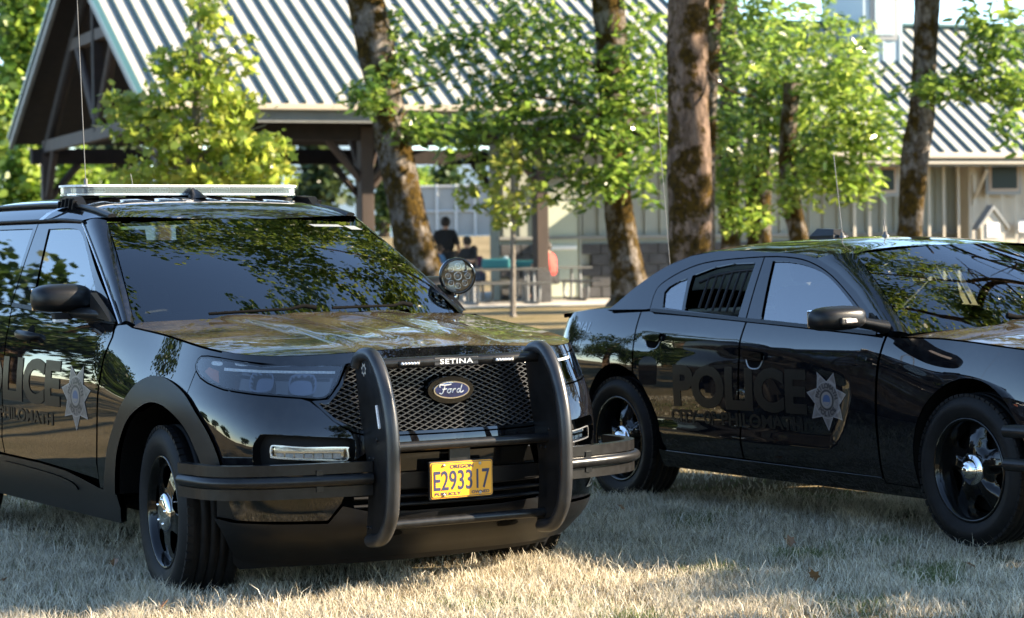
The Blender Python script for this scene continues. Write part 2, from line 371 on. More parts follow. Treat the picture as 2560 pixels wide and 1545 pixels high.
# ------------------------------------------------------------------ parts shared by both vehicles
def make_wheel(parent, loc, mirror, rt, rr, width, disc, steer=0., cap='flat', dusty=False):
    """a wheel whose outer face looks along local -Y; parts: tyre > tread detail, rim, centre cap"""
    w_ = bpy.data.objects.new('wheel', None); link(w_, parent); w_.location = loc; w_.rotation_euler = (0, 0, steer + (math.pi if mirror else 0)); w_.empty_display_size = .1
    W = width; b = MB()
    prof = [(rr - .006, .012), (rr + .012, -.004), (rr + .045, -.016), ((rr + rt) / 2, -.020), (rt - .038, -.012), (rt - .020, .001), (rt - .008, .012)]
    t0, t1 = .014, W - .018; ng = 4
    for i in range(ng + 1):
        a = t0 + (t1 - t0) * i / (ng + 1) + (.004 if i else 0); c = t0 + (t1 - t0) * (i + 1) / (ng + 1) - (.004 if i < ng else 0)
        crown = lambda y: rt - .010 * ((y - W / 2) / (W / 2)) ** 2
        prof += [(crown(a), a), (crown(c), c)]
        if i < ng: prof += [(crown(c) - .009, c + .0008), (crown(c) - .009, c + .0072)]
    prof += [(rt - .010, W - .012), (rt - .03, W + .004), ((rr + rt) / 2, W + .016), (rr, W - .01)]
    b.lathe(prof, 72)
    ty = b.build('tyre', 'tyre_rubber', w_)
    # shoulder lugs
    s = MB()
    for i in range(60):
        a = 2 * math.pi * i / 60; ca, sa = math.cos(a), math.sin(a); rm = Matrix(((ca, 0, -sa), (0, 1, 0), (sa, 0, ca)))
        s.box(rm @ Vector((rt - .0105, .013, 0)), (.015, .026, .030), rm)
    s.build('shoulder_lugs', 'tyre_rubber', ty)
    b = MB(); b.lathe([(rr - .002, .014), (rr + .004, .004), (rr - .001, -.003), (rr - .010, -.001), (rr - .014, .010), (rr - .022, .020), (rr - .024, .045), (rr - .036, .062), (rr - .040, .10), (rr - .030, W - .02)], 64)
    rim = b.build('rim', 'wheel_black', w_)
    # backing drum so the openings look into darkness
    b = MB(); b.lathe([(.0, .135), (rr - .04, .135)], 32); b.lathe([(.0, .115), (.13, .115), (.14, .13)], 32); b.build('dark_backing_drum', 'dark_shell', w_)
    ro = rr - .026
    if disc == 'slots':
        def h(u, v):
            r = math.hypot(u, v); a = math.atan2(v, u) * 5 / (2 * math.pi); a = abs((a - math.floor(a)) - .5) * 2    # 0 at spoke middle .. 1
            base = .026 - .010 * sstep(.20, .13, r) - .006 * sstep(.12, .06, r) + .008 * sstep(.20, .225, r)
            return base + .012 * sstep(.2, .9, 1 - a) * sstep(.10, .14, r) * sstep(.21, .18, r) * 0
        holes = []
        for k in range(5):
            a0 = 2 * math.pi * (k + .28) / 5
            sh = []
            for (da, r) in [(-.13, .105), (.13, .105), (.30, .135), (.36, .17), (.26, .197), (0, .203), (-.26, .197), (-.36, .17), (-.30, .135)]:
                sh.append((r * math.cos(a0 + da), r * math.sin(a0 + da)))
            holes.append(smooth_poly(sh, 4))
        fl = .030
    else:
        def h(u, v):
            r = math.hypot(u, v); a = (math.atan2(v, u) - .35) * 5 / (2 * math.pi); a = abs((a - math.floor(a)) - .5) * 2
            sp = sstep(.35, .75, a)                                                          # 1 on a spoke
            return .060 - .026 * sstep(.20, .10, r) + .022 * (1 - sp) * sstep(.08, .12, r) + .010 * sstep(.19, .235, r) - .010 * sp * sstep(.22, .15, r)
        holes = []
        for k in range(5):
            a0 = .35 + 2 * math.pi * (k) / 5 + math.pi / 5 * 0 + 2 * math.pi / 10 * 1
            a0 = .35 + 2 * math.pi * (k + .5) / 5
            sh = [(r * math.cos(a0 + d), r * math.sin(a0 + d)) for (d, r) in [(-.10, .125), (.10, .125), (.25, .155), (.31, .185), (.24, .205), (0, .209), (-.24, .205), (-.31, .185), (-.25, .155)]]
            holes.append(smooth_poly(sh, 4))
        fl = .022
    circ = [(ro * math.cos(2 * math.pi * i / 56), ro * math.sin(2 * math.pi * i / 56)) for i in range(56)]
    patch('disc', circ, lambda u, v: (u, h(u, v), v), 'wheel_black', rim, holes=holes, grid=.016, flange=fl, dens=.8)
    b = MB()
    if cap == 'flat':
        b.lathe([(.004, -.012), (.03, -.012), (.05, -.010), (.072, -.005), (.083, .002), (.086, .009), (.086, .03)], 40)
        c_ = b.build('centre_cap', 'chrome', w_)
        for k in range(5):
            n = MB(); a = 2 * math.pi * (k + .1) / 5; n.lathe([(.001, -.014), (.005, -.0135), (.0075, -.011), (.0085, .0)], 10, c=(.056 * math.cos(a), 0, .056 * math.sin(a)))
            n.build('wheel_nut', 'chrome', c_)
    else:
        b.lathe([(.002, -.028), (.014, -.027), (.022, -.022), (.024, -.018), (.034, -.015), (.044, -.006), (.050, .006), (.053, .016), (.070, .018), (.074, .024), (.075, .05)], 40)
        b.build('centre_cap', 'chrome', w_)
    v = MB(); v.tube([(.10 * 1.95, .02, .06), (.10 * 1.9, -.005, .062)], .004, 6); v.build('valve', 'silver_trim', w_)
    return w_
def make_seat(parent, x, y, z, name='front_seat'):
    b = MB(); r1 = Matrix.Rotation(R(-14), 3, 'Y')
    b.box((x, y, z + .10), (.52, .50, .20), None, 0, .06)
    o = b.build(name, 'seat_fabric', parent)
    b = MB(); b.box((x - .30, y, z + .46), (.17, .50, .66), r1, 0, .06); b.build('backrest', 'seat_fabric', o)
    b = MB(); b.box((x - .40, y, z + .90), (.11, .26, .20), r1, 0, .05); b.build('headrest', 'seat_fabric', o)
    for o2 in [o] + list(o.children): o2.data.shade_smooth()
    return o
def star_badge(parent, lift, cu, cv, ru, rv, flip=1, tilt=0.):
    """seven pointed star laid on the door: rim, field, ring, circular writing, seal"""
    def P(r, a): return (cu + ru * r * math.cos(a), cv + rv * r * math.sin(a))
    star = lambda k: [P(k * (1.0 if i % 2 == 0 else .60), -math.pi / 2 + tilt + math.pi * i / 7) for i in range(14)]
    o = patch('star_badge', star(1.0), lift, 'badge_rim', parent, grid=.06, flange=0, off=.0022, flip=flip)
    patch('star_field', star(.93), lift, 'badge_silver', o, grid=.06, flange=0, off=.0026, flip=flip)
    ring = lambda r: [P(r, 2 * math.pi * i / 36) for i in range(36)]
    patch('outer_ring', ring(.60), lift, 'badge_rim', o, grid=.06, flange=0, off=.0030, flip=flip)
    patch('lettered_band', ring(.57), lift, 'badge_silver', o, grid=.06, flange=0, off=.0034, flip=flip)
    patch('inner_ring', ring(.34), lift, 'badge_ink', o, grid=.06, flange=0, off=.0038, flip=flip)
    patch('seal_rim', ring(.27), lift, 'badge_cream', o, grid=.06, flange=0, off=.0042, flip=flip)
    patch('seal', ring(.18), lift, 'badge_blue', o, grid=.06, flange=0, off=.0046, flip=flip)
    patch('seal_shield', [P(.17, a) for a in (R(200), R(340), R(310), R(270), R(230))], lift, 'badge_cream', o, grid=.06, flange=0, off=.0050, flip=flip)
    V = []; F = []
    def arc(txt, r, a0, a1, size, flipl):
        for i, ch in enumerate(txt):
            if ch == ' ': continue
            a = a0 + (a1 - a0) * i / (len(txt) - 1); vs_, fs_ = text_mesh(ch, size, .012); base = len(V)
            q = a - math.pi / 2 if not flipl else a + math.pi / 2
            for (x, y) in vs_:
                V.append((cu + ru * (r * math.cos(a) + x * math.cos(q) - y * math.sin(q)), cv + rv * (r * math.sin(a) + x * math.sin(q) + y * math.cos(q))))
            F.extend([[k + base for k in f] for f in fs_])
    arc('PHILOMATH', .455, R(165), R(15), .22, False)
    arc('POLICE', .455, R(222), R(318), .22, True)
    tag(surf_text('badge_lettering', V, F, 'badge_ink', o, lift, .0040, flip), kind='stuff')
    return o

# ------------------------------------------------------------------ the police SUV (local x forward, y to its left, z up)
SUV = thing('police_suv', 'black police SUV with push bumper and roof light bar on the dry lawn', 'suv', (-.8054, 10.8144, -.0199), (R(.0226), R(.1974), R(-58.0868)))
_pu = [-3.75, -3.3, -2.4, -1.5, -.6, .1, .40, .60, .76, .90, 1.06, 1.28, 1.52, 1.70, 1.88]
SU_PX = CS(_pu, [-3.75, -3.3, -2.4, -1.5, -.6, .1, .399, .597, .746, .854, .934, .996, 1.031, 1.037, 1.031])
SU_PY = CS(_pu, [.86, .94, .985, .990, .990, .987, .979, .953, .897, .807, .668, .458, .220, .040, -.140])
SU_W = CS([.10, .20, .30, .40, .55, .70, .85, .95, 1.05, 1.15, 1.25], [.89, .930, .960, .976, .984, .987, .987, .978, .962, .932, .893])
SU_DX = CS([.10, .20, .30, .40, .55, .70, .80, .90, 1.0, 1.06, 1.15], [-.26, -.16, -.030, .006, .022, .022, -.008, -.048, -.086, -.108, -.15])
UC = 1.740
def suv_side(u, z):
    k = SU_W(z) / .987
    return (SU_PX(u) + SU_DX(z) * sstep(.1, 1.0, u), -SU_PY(u) * k + .046 * sstep(-.55, .15, u) * sstep(1.1, .6, u) * sstep(.78, 1.12, z), z)
def suv_front(t, z):
    p = suv_side(UC - abs(t), z); return (p[0], -p[1] if t > 0 else p[1], z) if t else (p[0], 0, z)
def suv_belt(x): return 1.156 - .046 * (x + .4)
# hood top
H_ZC = CS([-.55, -.45, -.2, .2, .6, .80, .92], [1.200, 1.193, 1.176, 1.147, 1.110, 1.085, 1.064])
H_DR = CS([-.5, -.1, .3, .6, .9], [.030, .034, .042, .048, .050])
H_YM = CS([-.5, -.1, .15, .4, .55, .66, .76, .84, .92], [.955, .945, .94, .925, .89, .85, .80, .73, .62])
def suv_hood_z(x, y):
    t = abs(y) / max(.3, H_YM(min(x, .92)))
    yb = .50 - .11 * (x + .4)
    return H_ZC(x) - H_DR(x) * t ** 2.4 + .016 * sstep(yb + .035, yb - .045, abs(y)) * sstep(.95, .55, x) - .007 * sstep(.10, .02, abs(abs(y) - yb * .45)) * sstep(.9, .5, x)
def suv_hood(x, y): return (x, y, suv_hood_z(x, y))
def edge_z(u, dz=0.):
    z = 1.07
    for _ in range(12):
        p = suv_side(u, z); z = suv_hood_z(p[0], p[1])
    return z + dz
UE = [-.24, -.1, .05, .2, .35, .48, .58, .68, .77, .84, .92, 1.0, 1.1, 1.22, 1.36, 1.54, UC]
hood_edge = [(u, edge_z(u)) for u in UE]
for sd in (False, True):
    side = 'R'
    arch_o = [(-.43, .40), (-.395, .50), (-.353, .604), (-.28, .70), (-.218, .767), (-.14, .835), (-.053, .897), (.03, .928), (.12, .942), (.21, .940), (.295, .928), (.40, .902), (.488, .866), (.56, .81), (.615, .752), (.66, .68), (.694, .60), (.715, .50)]
    arch_o = smooth_poly(arch_o, 3, False)
    arch_i = smooth_poly([(-.295, .395), (-.283, .46), (-.254, .571), (-.205, .65), (-.145, .717), (-.07, .767), (.016, .802), (.09, .824), (.158, .832), (.235, .828), (.307, .815), (.39, .787), (.461, .748), (.505, .705), (.543, .650), (.575, .60), (.605, .50)], 2, False)
    head_l = [(.79, edge_z(.79) - .022), (.702, 1.036), (.58, 1.043), (.522, 1.041), (.497, 1.027), (.487, 1.003), (.505, .980)]
    fender = [(-.50, .40), (-.512, .52), (-.475, .83), (-.44, 1.0), (-.395, 1.10), (-.40, 1.153), (-.30, 1.160), (-.24, edge_z(-.24, -.004))] + [(u, z - .006) for u, z in hood_edge if -.2 < u < .78] + head_l + [(.462, .874)] + [p for p in arch_o[::-1] if p[0] < .455]
    fo = patch('front_fender', fender, suv_side, 'black_paint', SUV, sd, gap=.002)
    # wheel arch trim and wheel house
    fl = arch_o + arch_i[::-1]
    patch('wheel_arch_trim', fl, suv_side, 'satin_black_trim', fo, sd, grid=.05, off=.014, flange=.05)
    ring_wall('wheel_house', arch_i, suv_side, .42, 'dark_shell', fo, sd, off=-.01, toward=(0, 1, 0))
    rear_i = [(-2.875 + (u - .15) * -1, z) for u, z in arch_i][::-1]; rear_o = [(-2.875 + (u - .15) * -1, z) for u, z in arch_o][::-1]
    # doors
    fd = [(-.505, .445), (-.905, .465), (-1.25, .478), (-1.742, .482), (-1.775, .56), (-1.745, .75), (-1.735, .95), (-1.76, 1.12), (-1.81, suv_belt(-1.81)), (-.42, suv_belt(-.42)), (-.41, 1.10), (-.455, 1.0), (-.49, .83), (-.526, .52)]
    fdo = patch('front_door', fd, suv_side, 'black_paint', SUV, sd, gap=.002, grid=.08)
    rd = [(-1.753, .482), (-2.18, .50), (-2.30, .62), (-2.46, .78), (-2.62, .90), (-2.78, 1.0), (-2.87, 1.13), (-2.9, suv_belt(-2.9)), (-1.822, suv_belt(-1.822)), (-1.772, 1.12), (-1.747, .95), (-1.757, .75), (-1.787, .56)]
    rdo = patch('rear_door', rd, suv_side, 'black_paint', SUV, sd, gap=.002, grid=.1)
    qp = [(-2.33, .50), (-2.47, .72), (-2.63, .87), (-2.79, .97), (-2.89, 1.12), (-2.91, suv_belt(-2.91)), (-3.75, 1.25), (-3.75, .45), (-3.46, .45), (-3.50, .55), (-3.40, .72), (-3.24, .86), (-3.0, .935), (-2.82, .93), (-2.62, .80)][::-1]
    qp = [(-2.20, .47)] + [(-2.31, .62), (-2.47, .78), (-2.63, .90), (-2.79, 1.0), (-2.88, 1.13), (-2.91, suv_belt(-2.91)), (-3.75, 1.26), (-3.75, .42), (-3.48, .42)] + [p for p in rear_o if p[1] > .47]
    patch('quarter_panel', qp, suv_side, 'black_paint', SUV, sd, gap=.002, grid=.1)
    patch('rear_arch_trim', rear_o + rear_i[::-1], suv_side, 'satin_black_trim', SUV, sd, grid=.06, off=.014, flange=.05)
    ring_wall('rear_wheel_house', rear_i, suv_side, .42, 'dark_shell', SUV, sd, off=-.01, toward=(0, 1, 0))
    cl = [(-.31, .262), (-.275, .33), (-.297, .395), (-.43, .402), (-.51, .408), (-.70, .434), (-.905, .457), (-1.25, .470), (-1.742, .474), (-2.18, .47), (-2.25, .40), (-2.28, .27)]
    so_ = patch('side_cladding', cl, suv_side, 'satin_black_trim', SUV, sd, grid=.08, off=.006, flange=.03)
    pill = smooth_poly([(-.80, .375), (-.76, .39), (-.84, .412), (-1.1, .432), (-1.72, .445), (-1.73, .42), (-1.70, .405), (-1.2, .385)], 4)
    patch('cladding_rib', pill, suv_side, 'satin_black_trim', so_, sd, grid=.08, off=.014, flange=.012)
    # greenhouse side
    def gs(x, z): return (x, -(.955 - .36 * (z - 1.1) - .09 * (z - 1.1) ** 2 - .03 * sstep(-.9, -.3, x)), z)
    wf = [(-.42, suv_belt(-.42) + .003), (-1.812, suv_belt(-1.81) + .003), (-1.872, 1.646), (-1.34, 1.638), (-1.262, 1.628)]
    wh = smooth_poly([(-1.70, 1.607), (-1.45, 1.607), (-1.30, 1.600), (-1.215, 1.575), (-1.10, 1.515), (-.86, 1.365), (-.66, 1.235)], 4, False) + [(-.615, 1.196), (-1.0, 1.207), (-1.53, 1.232)]
    fr = patch('window_frame', wf, gs, 'black_paint', fdo, sd, holes=[wh], grid=.07, flange=.010)
    patch('window', inset(wh if area2(wh) > 0 else wh[::-1], -.008), gs, 'side_glass', fdo, sd, grid=.09, off=-.006, flange=0)
    patch('window_seal', [(-.45, suv_belt(-.45) - .004), (-1.80, suv_belt(-1.80) - .004), (-1.80, suv_belt(-1.8) + .016), (-.45, suv_belt(-.45) + .016)], gs, 'satin_black_trim', fdo, sd, grid=.12, off=.006, flange=.012)
    wf2 = [(-1.826, suv_belt(-1.826) + .003), (-2.93, suv_belt(-2.93) + .003), (-2.98, 1.40), (-2.90, 1.62), (-2.75, 1.648), (-1.884, 1.646)]
    wh2 = [(-1.86, 1.245), (-1.925, 1.612), (-2.74, 1.612), (-2.80, 1.58), (-2.87, 1.42), (-2.88, 1.29)]
    patch('window_frame', wf2, gs, 'black_paint', rdo, sd, holes=[wh2], grid=.09, flange=.010)
    patch('window', inset(wh2 if area2(wh2) > 0 else wh2[::-1], -.008), gs, 'privacy_glass', rdo, sd, grid=.12, off=-.006, flange=0)
    wq = [(-2.945, suv_belt(-2.945) + .003), (-3.72, 1.30), (-3.62, 1.45), (-3.45, 1.64), (-2.92, 1.64), (-2.995, 1.40)]
    wqo = patch('rear_pillar', wq, gs, 'black_paint', SUV, sd, grid=.12, flange=.02)
    patch('quarter_window', [(-3.02, 1.30), (-3.50, 1.33), (-3.36, 1.60), (-3.0, 1.60)], gs, 'privacy_glass', wqo, sd, grid=.12, off=.004, flange=.004)
    # roof side rail from the drip edge up and over
    # front pillar: ruled strip between door frame and windscreen edge
    def apil(a, b):   # a 0 rear edge ..1 front edge, b 0 base..1 top
        r0, r1 = Vector((-.405, -.905, 1.157)), Vector((-1.262, -.735, 1.630)); f0, f1 = Vector((-.345, -.862, 1.158)), Vector((-1.085, -.686, 1.640))
        p = (r0.lerp(r1, b)).lerp(f0.lerp(f1, b), a); n = (r1 - r0).cross(f0 - r0).normalized()
        if n.y > 0: n = -n
        q = p + n * .020 * math.sin(math.pi * a) + Vector((.0, 0, .012)) * math.sin(math.pi * b); return tuple(q)
    V = []; F = []; na, nb_ = 6, 14
    for i in range(na + 1):
        for j in range(nb_ + 1): V.append(apil(i / na, j / nb_))
    for i in range(na):
        for j in range(nb_): F.append((i * (nb_ + 1) + j, (i + 1) * (nb_ + 1) + j, (i + 1) * (nb_ + 1) + j + 1, i * (nb_ + 1) + j + 1))
    if sd: V = [(v[0], -v[1], v[2]) for v in V]; F = [f[::-1] for f in F]
    pil = mesh_obj('front_pillar', V, F, 'black_paint', SUV)
    b = MB(); e = [Vector(apil(0, t / 12)) + Vector((0, -.004, 0)) for t in range(13)]
    if sd: e = [Vector((v.x, -v.y, v.z)) for v in e]
    b.tube(e, .006, 6); b.build('pillar_moulding', 'silver_trim', pil)
    # cowl corner between hood, pillar and fender
    # headlight
    hl = smooth_poly([(.488, 1.003), (.498, 1.026), (.522, 1.039)], 2, False) + [(.58, 1.041), (.702, 1.034), (.80, edge_z(.80) - .028), (.92, edge_z(.92) - .036), (1.065, 1.014), (1.288, 1.005), (1.266, .968), (1.242, .926), (1.206, .886), (1.18, .868), (1.15, .864), (1.077, .872), (.897, .888), (.725, .908), (.618, .932), (.553, .953), (.507, .980)]
    hlo = patch('headlight', hl, suv_side, 'lamp_glass', SUV, sd, grid=.05, gap=.006, flange=.0, off=-.001)
    patch('headlight_rim', hl, suv_side, 'gloss_black', hlo, sd, holes=[inset(hl if area2(hl) > 0 else hl[::-1], .010)], grid=.05, gap=.0015, flange=.02, dens=.9)
    ring_wall('lamp_housing', inset(hl if area2(hl) > 0 else hl[::-1], .008), suv_side, .10, 'black_plastic', hlo, sd, closed=True, off=-.004)
    patch('lamp_reflector', hl, suv_side, 'gloss_black', hlo, sd, grid=.06, off=-.085, flange=0)
    for (c0, c1, z0, z1) in ((.85, .95, .915, .985), (1.04, 1.14, .90, .972)):
        pr_ = smooth_poly([(c0, z0), (c1, z0), (c1 + .01, z1), (c0 + .01, z1)], 4)
        patch('lamp_projector', pr_, suv_side, 'headlamp_reflector', hlo, sd, holes=[inset(pr_ if area2(pr_) > 0 else pr_[::-1], .007)], grid=.03, off=-.033, flange=.05)
        patch('projector_lens', inset(pr_ if area2(pr_) > 0 else pr_[::-1], .007), suv_side, 'headlamp_reflector', hlo, sd, grid=.03, off=-.07, flange=.0)
    patch('running_light', [(.68, 1.005), (1.245, .985), (1.243, .975), (.68, .993)], suv_side, 'white_lens', hlo, sd, grid=.05, off=-.03, flange=.01)
    patch('side_marker', [(.53, .985), (.60, .955), (.66, .94), (.64, .99), (.56, 1.005)], suv_side, 'amber_lens', hlo, sd, grid=.04, off=-.03, flange=.01)
    for uu in (.60, .77):
        patch('strobe_module', smooth_poly([(uu, 1.012), (uu + .07, 1.010), (uu + .07, 1.024), (uu, 1.026)], 3), suv_side, 'white_lens', hlo, sd, grid=.03, off=-.018, flange=.006)
    # bumper skin with the fog lamp pocket
    gr_low = [(1.11, .857), (1.15, .822), (1.191, .776), (1.23, .747), (1.271, .721), (1.338, .705), (1.474, .703), (UC + .0016, .702)]
    bump_o = [(.463, .872), (.507, .976)] + [(.553, .949), (.618, .928), (.725, .904), (.897, .884), (1.077, .868)] + gr_low + [(UC + .0016, .640), (1.32, .640), (1.28, .61), (1.24, .49), (1.215, .43), (1.156, .36), (.750, .364), (.73, .43), (.715, .50)] + [p for p in arch_o[::-1] if p[0] > .47 and p[1] > .52]
    pocket = smooth_poly([(.848, .60), (.845, .67), (.872, .712), (.896, .727), (.997, .722), (1.128, .712), (1.25, .702), (1.275, .68), (1.265, .60), (1.23, .57), (.99, .56), (.87, .57)], 3)
    bo = patch('bumper_skin', bump_o, suv_side, 'black_paint', SUV, sd, holes=[pocket], gap=.0015, flange=.03)
    ring_wall('fog_pocket_wall', pocket, suv_side, .09, 'gloss_black', bo, sd, closed=True)
    patch('fog_pocket_back', inset(pocket if area2(pocket) > 0 else pocket[::-1], -.01), suv_side, 'black_plastic', bo, sd, grid=.06, off=-.08, flange=0)
    ledp = smooth_poly([(.917, .636), (.919, .676), (.944, .683), (1.058, .672), (1.234, .667), (1.243, .654), (1.237, .608), (1.122, .612), (.941, .626)], 3)
    lo = patch('fog_light', ledp, suv_side, 'lamp_glass', bo, sd, grid=.04, off=-.008, flange=.0)
    patch('fog_reflector', ledp, suv_side, 'lamp_chrome', lo, sd, grid=.04, off=-.040, flange=.0)
    patch('fog_bezel', ledp, suv_side, 'silver_trim', lo, sd, holes=[inset(ledp if area2(ledp) > 0 else ledp[::-1], .006)], grid=.04, off=-.006, flange=.03, dens=.8)
    for k in range(7):
        u0 = .938 + k * .041
        patch('led_cell', [(u0, .630 - .0022 * k), (u0 + .034, .628 - .0022 * k), (u0 + .034, .645 - .0012 * k), (u0, .647 - .0012 * k)], suv_side, 'white_lens', lo, sd, grid=.03, off=-.030, flange=.012)
    patch('led_strip', [(.935, .658), (1.23, .646), (1.23, .660), (.935, .674)], suv_side, 'white_lens', lo, sd, grid=.03, off=-.026, flange=.012)
    patch('bumper_end_strip', [(.64, .372), (.74, .366), (.722, .50), (.655, .51)], suv_side, 'satin_black_trim', SUV, sd, grid=.05, off=-.012, flange=.01)
    # mirror
    s_ = -1 if not sd else 1
    b = MB(); bm = bmesh.new()
    bmesh.ops.create_uvsphere(bm, u_segments=28, v_segments=16, radius=1)
    for v in bm.verts:
        x, y, z = v.co; g = lambda t, p: math.copysign(abs(t) ** p, t)
        x, y, z = g(x, .75), g(y, .62), g(z, .62)
        zz = z * (.074 if z > 0 else .058); xx = x * (.115 if x > 0 else .045)
        v.co = Vector((xx, y * .145, zz))
    vs_ = [v.co.copy() for v in bm.verts]; fs_ = [[v.index for v in f.verts] for f in bm.faces]; bm.free()
    mo = mesh_obj('door_mirror', [(v.x - .88, s_ * 1.008 + v.y, v.z + 1.266) for v in vs_], fs_, 'satin_black_trim', SUV)
    b = MB(); b.box((-.925, s_ * 1.008, 1.268), (.012, .25, .105), None, 0, .005); b.build('mirror_glass', 'chrome', mo)
    b = MB(); b.tube([(-.86, s_ * .98, 1.208), (-.80, s_ * .95, 1.203), (-.66, s_ * .915, 1.20), (-.58, s_ * .89, 1.198)], [.024, .026, .030, .034], 12, sx=1.7); b.build('mirror_arm', 'satin_black_trim', mo)
    b = MB(); b.prism([(-.68, 1.192), (-.43, 1.17), (-.50, 1.215), (-.66, 1.30)], .03 * 1, O=(0, s_ * .945 if sd else -.915, 0)); b.build('mirror_sail', 'satin_black_trim', mo)
    b = MB(); b.box((-.83, s_ * 1.02, 1.190), (.05, .09, .03), None, 0, .006); b.build('mirror_strobe_mount', 'black_plastic', mo)
    b = MB(); b.box((-.83, s_ * 1.03, 1.172), (.04, .065, .022), None, 0, .006); b.build('mirror_strobe', 'white_lens', mo)
    # door handles
    for (hx, par) in ((-1.43, fdo), (-2.45, rdo)):
        b = MB(); yy = s_ * (suv_side(hx, 1.085)[1] * -1)
        p = [(hx - .12, yy * .99, 1.088), (hx - .105, yy + s_ * .028, 1.088), (hx - .05, yy + s_ * .036, 1.086), (hx + .05, yy + s_ * .036, 1.083), (hx + .105, yy + s_ * .028, 1.081), (hx + .12, yy * .99, 1.081)]
        b.tube(p, [.012, .020, .024, .024, .020, .012], 10, sx=.8); b.build('door_handle', 'satin_black_trim', par)
        cup = smooth_poly([(hx - .055, 1.085), (hx, 1.135), (hx + .05, 1.085), (hx, 1.042)], 6)
        patch('handle_cup', cup, suv_side, 'dark_shell', par, sd, grid=.04, off=.0015, flange=0)
    # hood side lip
    make_wheel(SUV, (.15, s_ * .952, .352), sd, .381, .246, .245, 'slots', R(-7.5), 'flat')
    make_wheel(SUV, (-2.875, s_ * .952, .352), sd, .381, .246, .245, 'slots', 0, 'flat')
# lower valance and air dam run right across
def across(P): h_ = [(-(UC - u), z) for u, z in P]; return h_ + [(-t, z) for t, z in h_[::-1]]
_vt = [(.64, .37), (.70, .362), (.75, .356), (1.156, .350), (1.22, .42), (1.32, .395), (1.52, .385)]; _vb = [(1.52, .18), (1.15, .175), (.87, .185), (.80, .19), (.735, .25)]
_t = across(_vt); _b = across(_vb[::-1])[::-1]
patch('lower_valance', _t + _b, suv_front, 'satin_black_trim', SUV, grid=.06, off=.006, flange=.03)
_t = across([(.75, .20), (1.3, .19)]); _b = across([(1.3, .122), (1.0, .12), (.80, .11), (.76, .14)][::-1])[::-1]
for s_ in (-1, 1): patch('dark_slot_patch', smooth_poly([(s_ * .30 - .05, .285), (s_ * .30 + .05, .285), (s_ * .30 + .045, .305), (s_ * .30 - .045, .305)], 3), suv_front, 'dark_shell', SUV, grid=.04, off=.0075, flange=0)  # flat dark patches stand in for the shade inside the slots
patch('air_dam', _t + _b, suv_front, 'black_plastic', SUV, grid=.08, off=-.03, flange=.01)
# bonnet: top panel and its front lip
_pe = [suv_side(u, z) for u, z in hood_edge]
ho = [(p[0], p[1]) for p in _pe[:-1]] + [(_pe[-1][0], 0)] + [(p[0], -p[1]) for p in _pe[:-1]][::-1]
ho = ho + [(-.40, .80), (-.33, .70), (-.25, .45), (-.21, .15), (-.21, -.15), (-.25, -.45), (-.33, -.70), (-.40, -.80)]
hood = patch('bonnet', ho, suv_hood, 'dusty_black_paint', SUV, grid=.04, gap=.0025, flange=.0)
lip = [(-(UC - u), z) for u, z in hood_edge if u > .66]; lip = lip + [(-t, z) for t, z in lip[::-1][1:]]
lip2 = [(t, z - (.026 + .020 * sstep(.92, .55, abs(t)))) for t, z in lip[::-1]]
patch('bonnet_lip', lip + lip2, suv_front, 'black_paint', hood, grid=.04, flange=.03, gap=.0008)
# grille: lattice, surround, backing
gr = [(.0 - (UC - u), z) for u, z in [(1.298, 1.002), (1.272, .962), (1.247, .921), (1.212, .883), (1.188, .861), (1.12, .857), (1.155, .817), (1.196, .773), (1.235, .749), (1.275, .727), (1.338, .711), (1.474, .708)]]
gr = gr + [(0, .707)] + [(-t, z) for t, z in gr[::-1]] + [(.2, 1.014), (0, 1.016), (-.2, 1.014)]
gro = patch('grille', gr, suv_front, 'gloss_black', SUV, holes=[inset(gr if area2(gr) > 0 else gr[::-1], .012)], grid=.05, flange=.05, off=.001, dens=.7)
patch('grille_backing', gr, suv_front, 'dark_shell', gro, grid=.08, off=-.10, flange=0)
gin = inset(gr if area2(gr) > 0 else gr[::-1], .006)
b = MB(); da, sl_ = .0485, .43
for sg in (1, -1):
    for k in range(-40, 41):
        run = []
        for i in range(-66, 67):
            t = i * .01; z = .70 + sg * sl_ * (t - k * da)
            ok = in_poly(t, z, gin) and not (math.hypot(t / .115, (z - .882) / .062) < 1)
            if ok: run.append((t, z))
            if (not ok or i == 66) and run:
                if len(run) > 1:
                    q = run[::2] + ([run[-1]] if len(run) % 2 == 0 else [])
                    vs_ = []
                    for (t2, z2) in q:
                        p = Vector(suv_front(t2, z2)); n = Vector((1, 0, 0)); 
                        for (dz, dn) in ((.0022, -.004), (.0022, -.024), (-.0022, -.024), (-.0022, -.004)): vs_.append(p + n * dn + Vector((0, 0, dz)))
                    m = len(q); fs_ = [(4 * i2 + j, 4 * i2 + (j + 1) % 4, 4 * i2 + 4 + (j + 1) % 4, 4 * i2 + 4 + j) for i2 in range(m - 1) for j in range(4)]
                    b.add(vs_, fs_)
                run = []
tag(b.build('grille_lattice', 'grille_plastic', gro), kind='stuff')
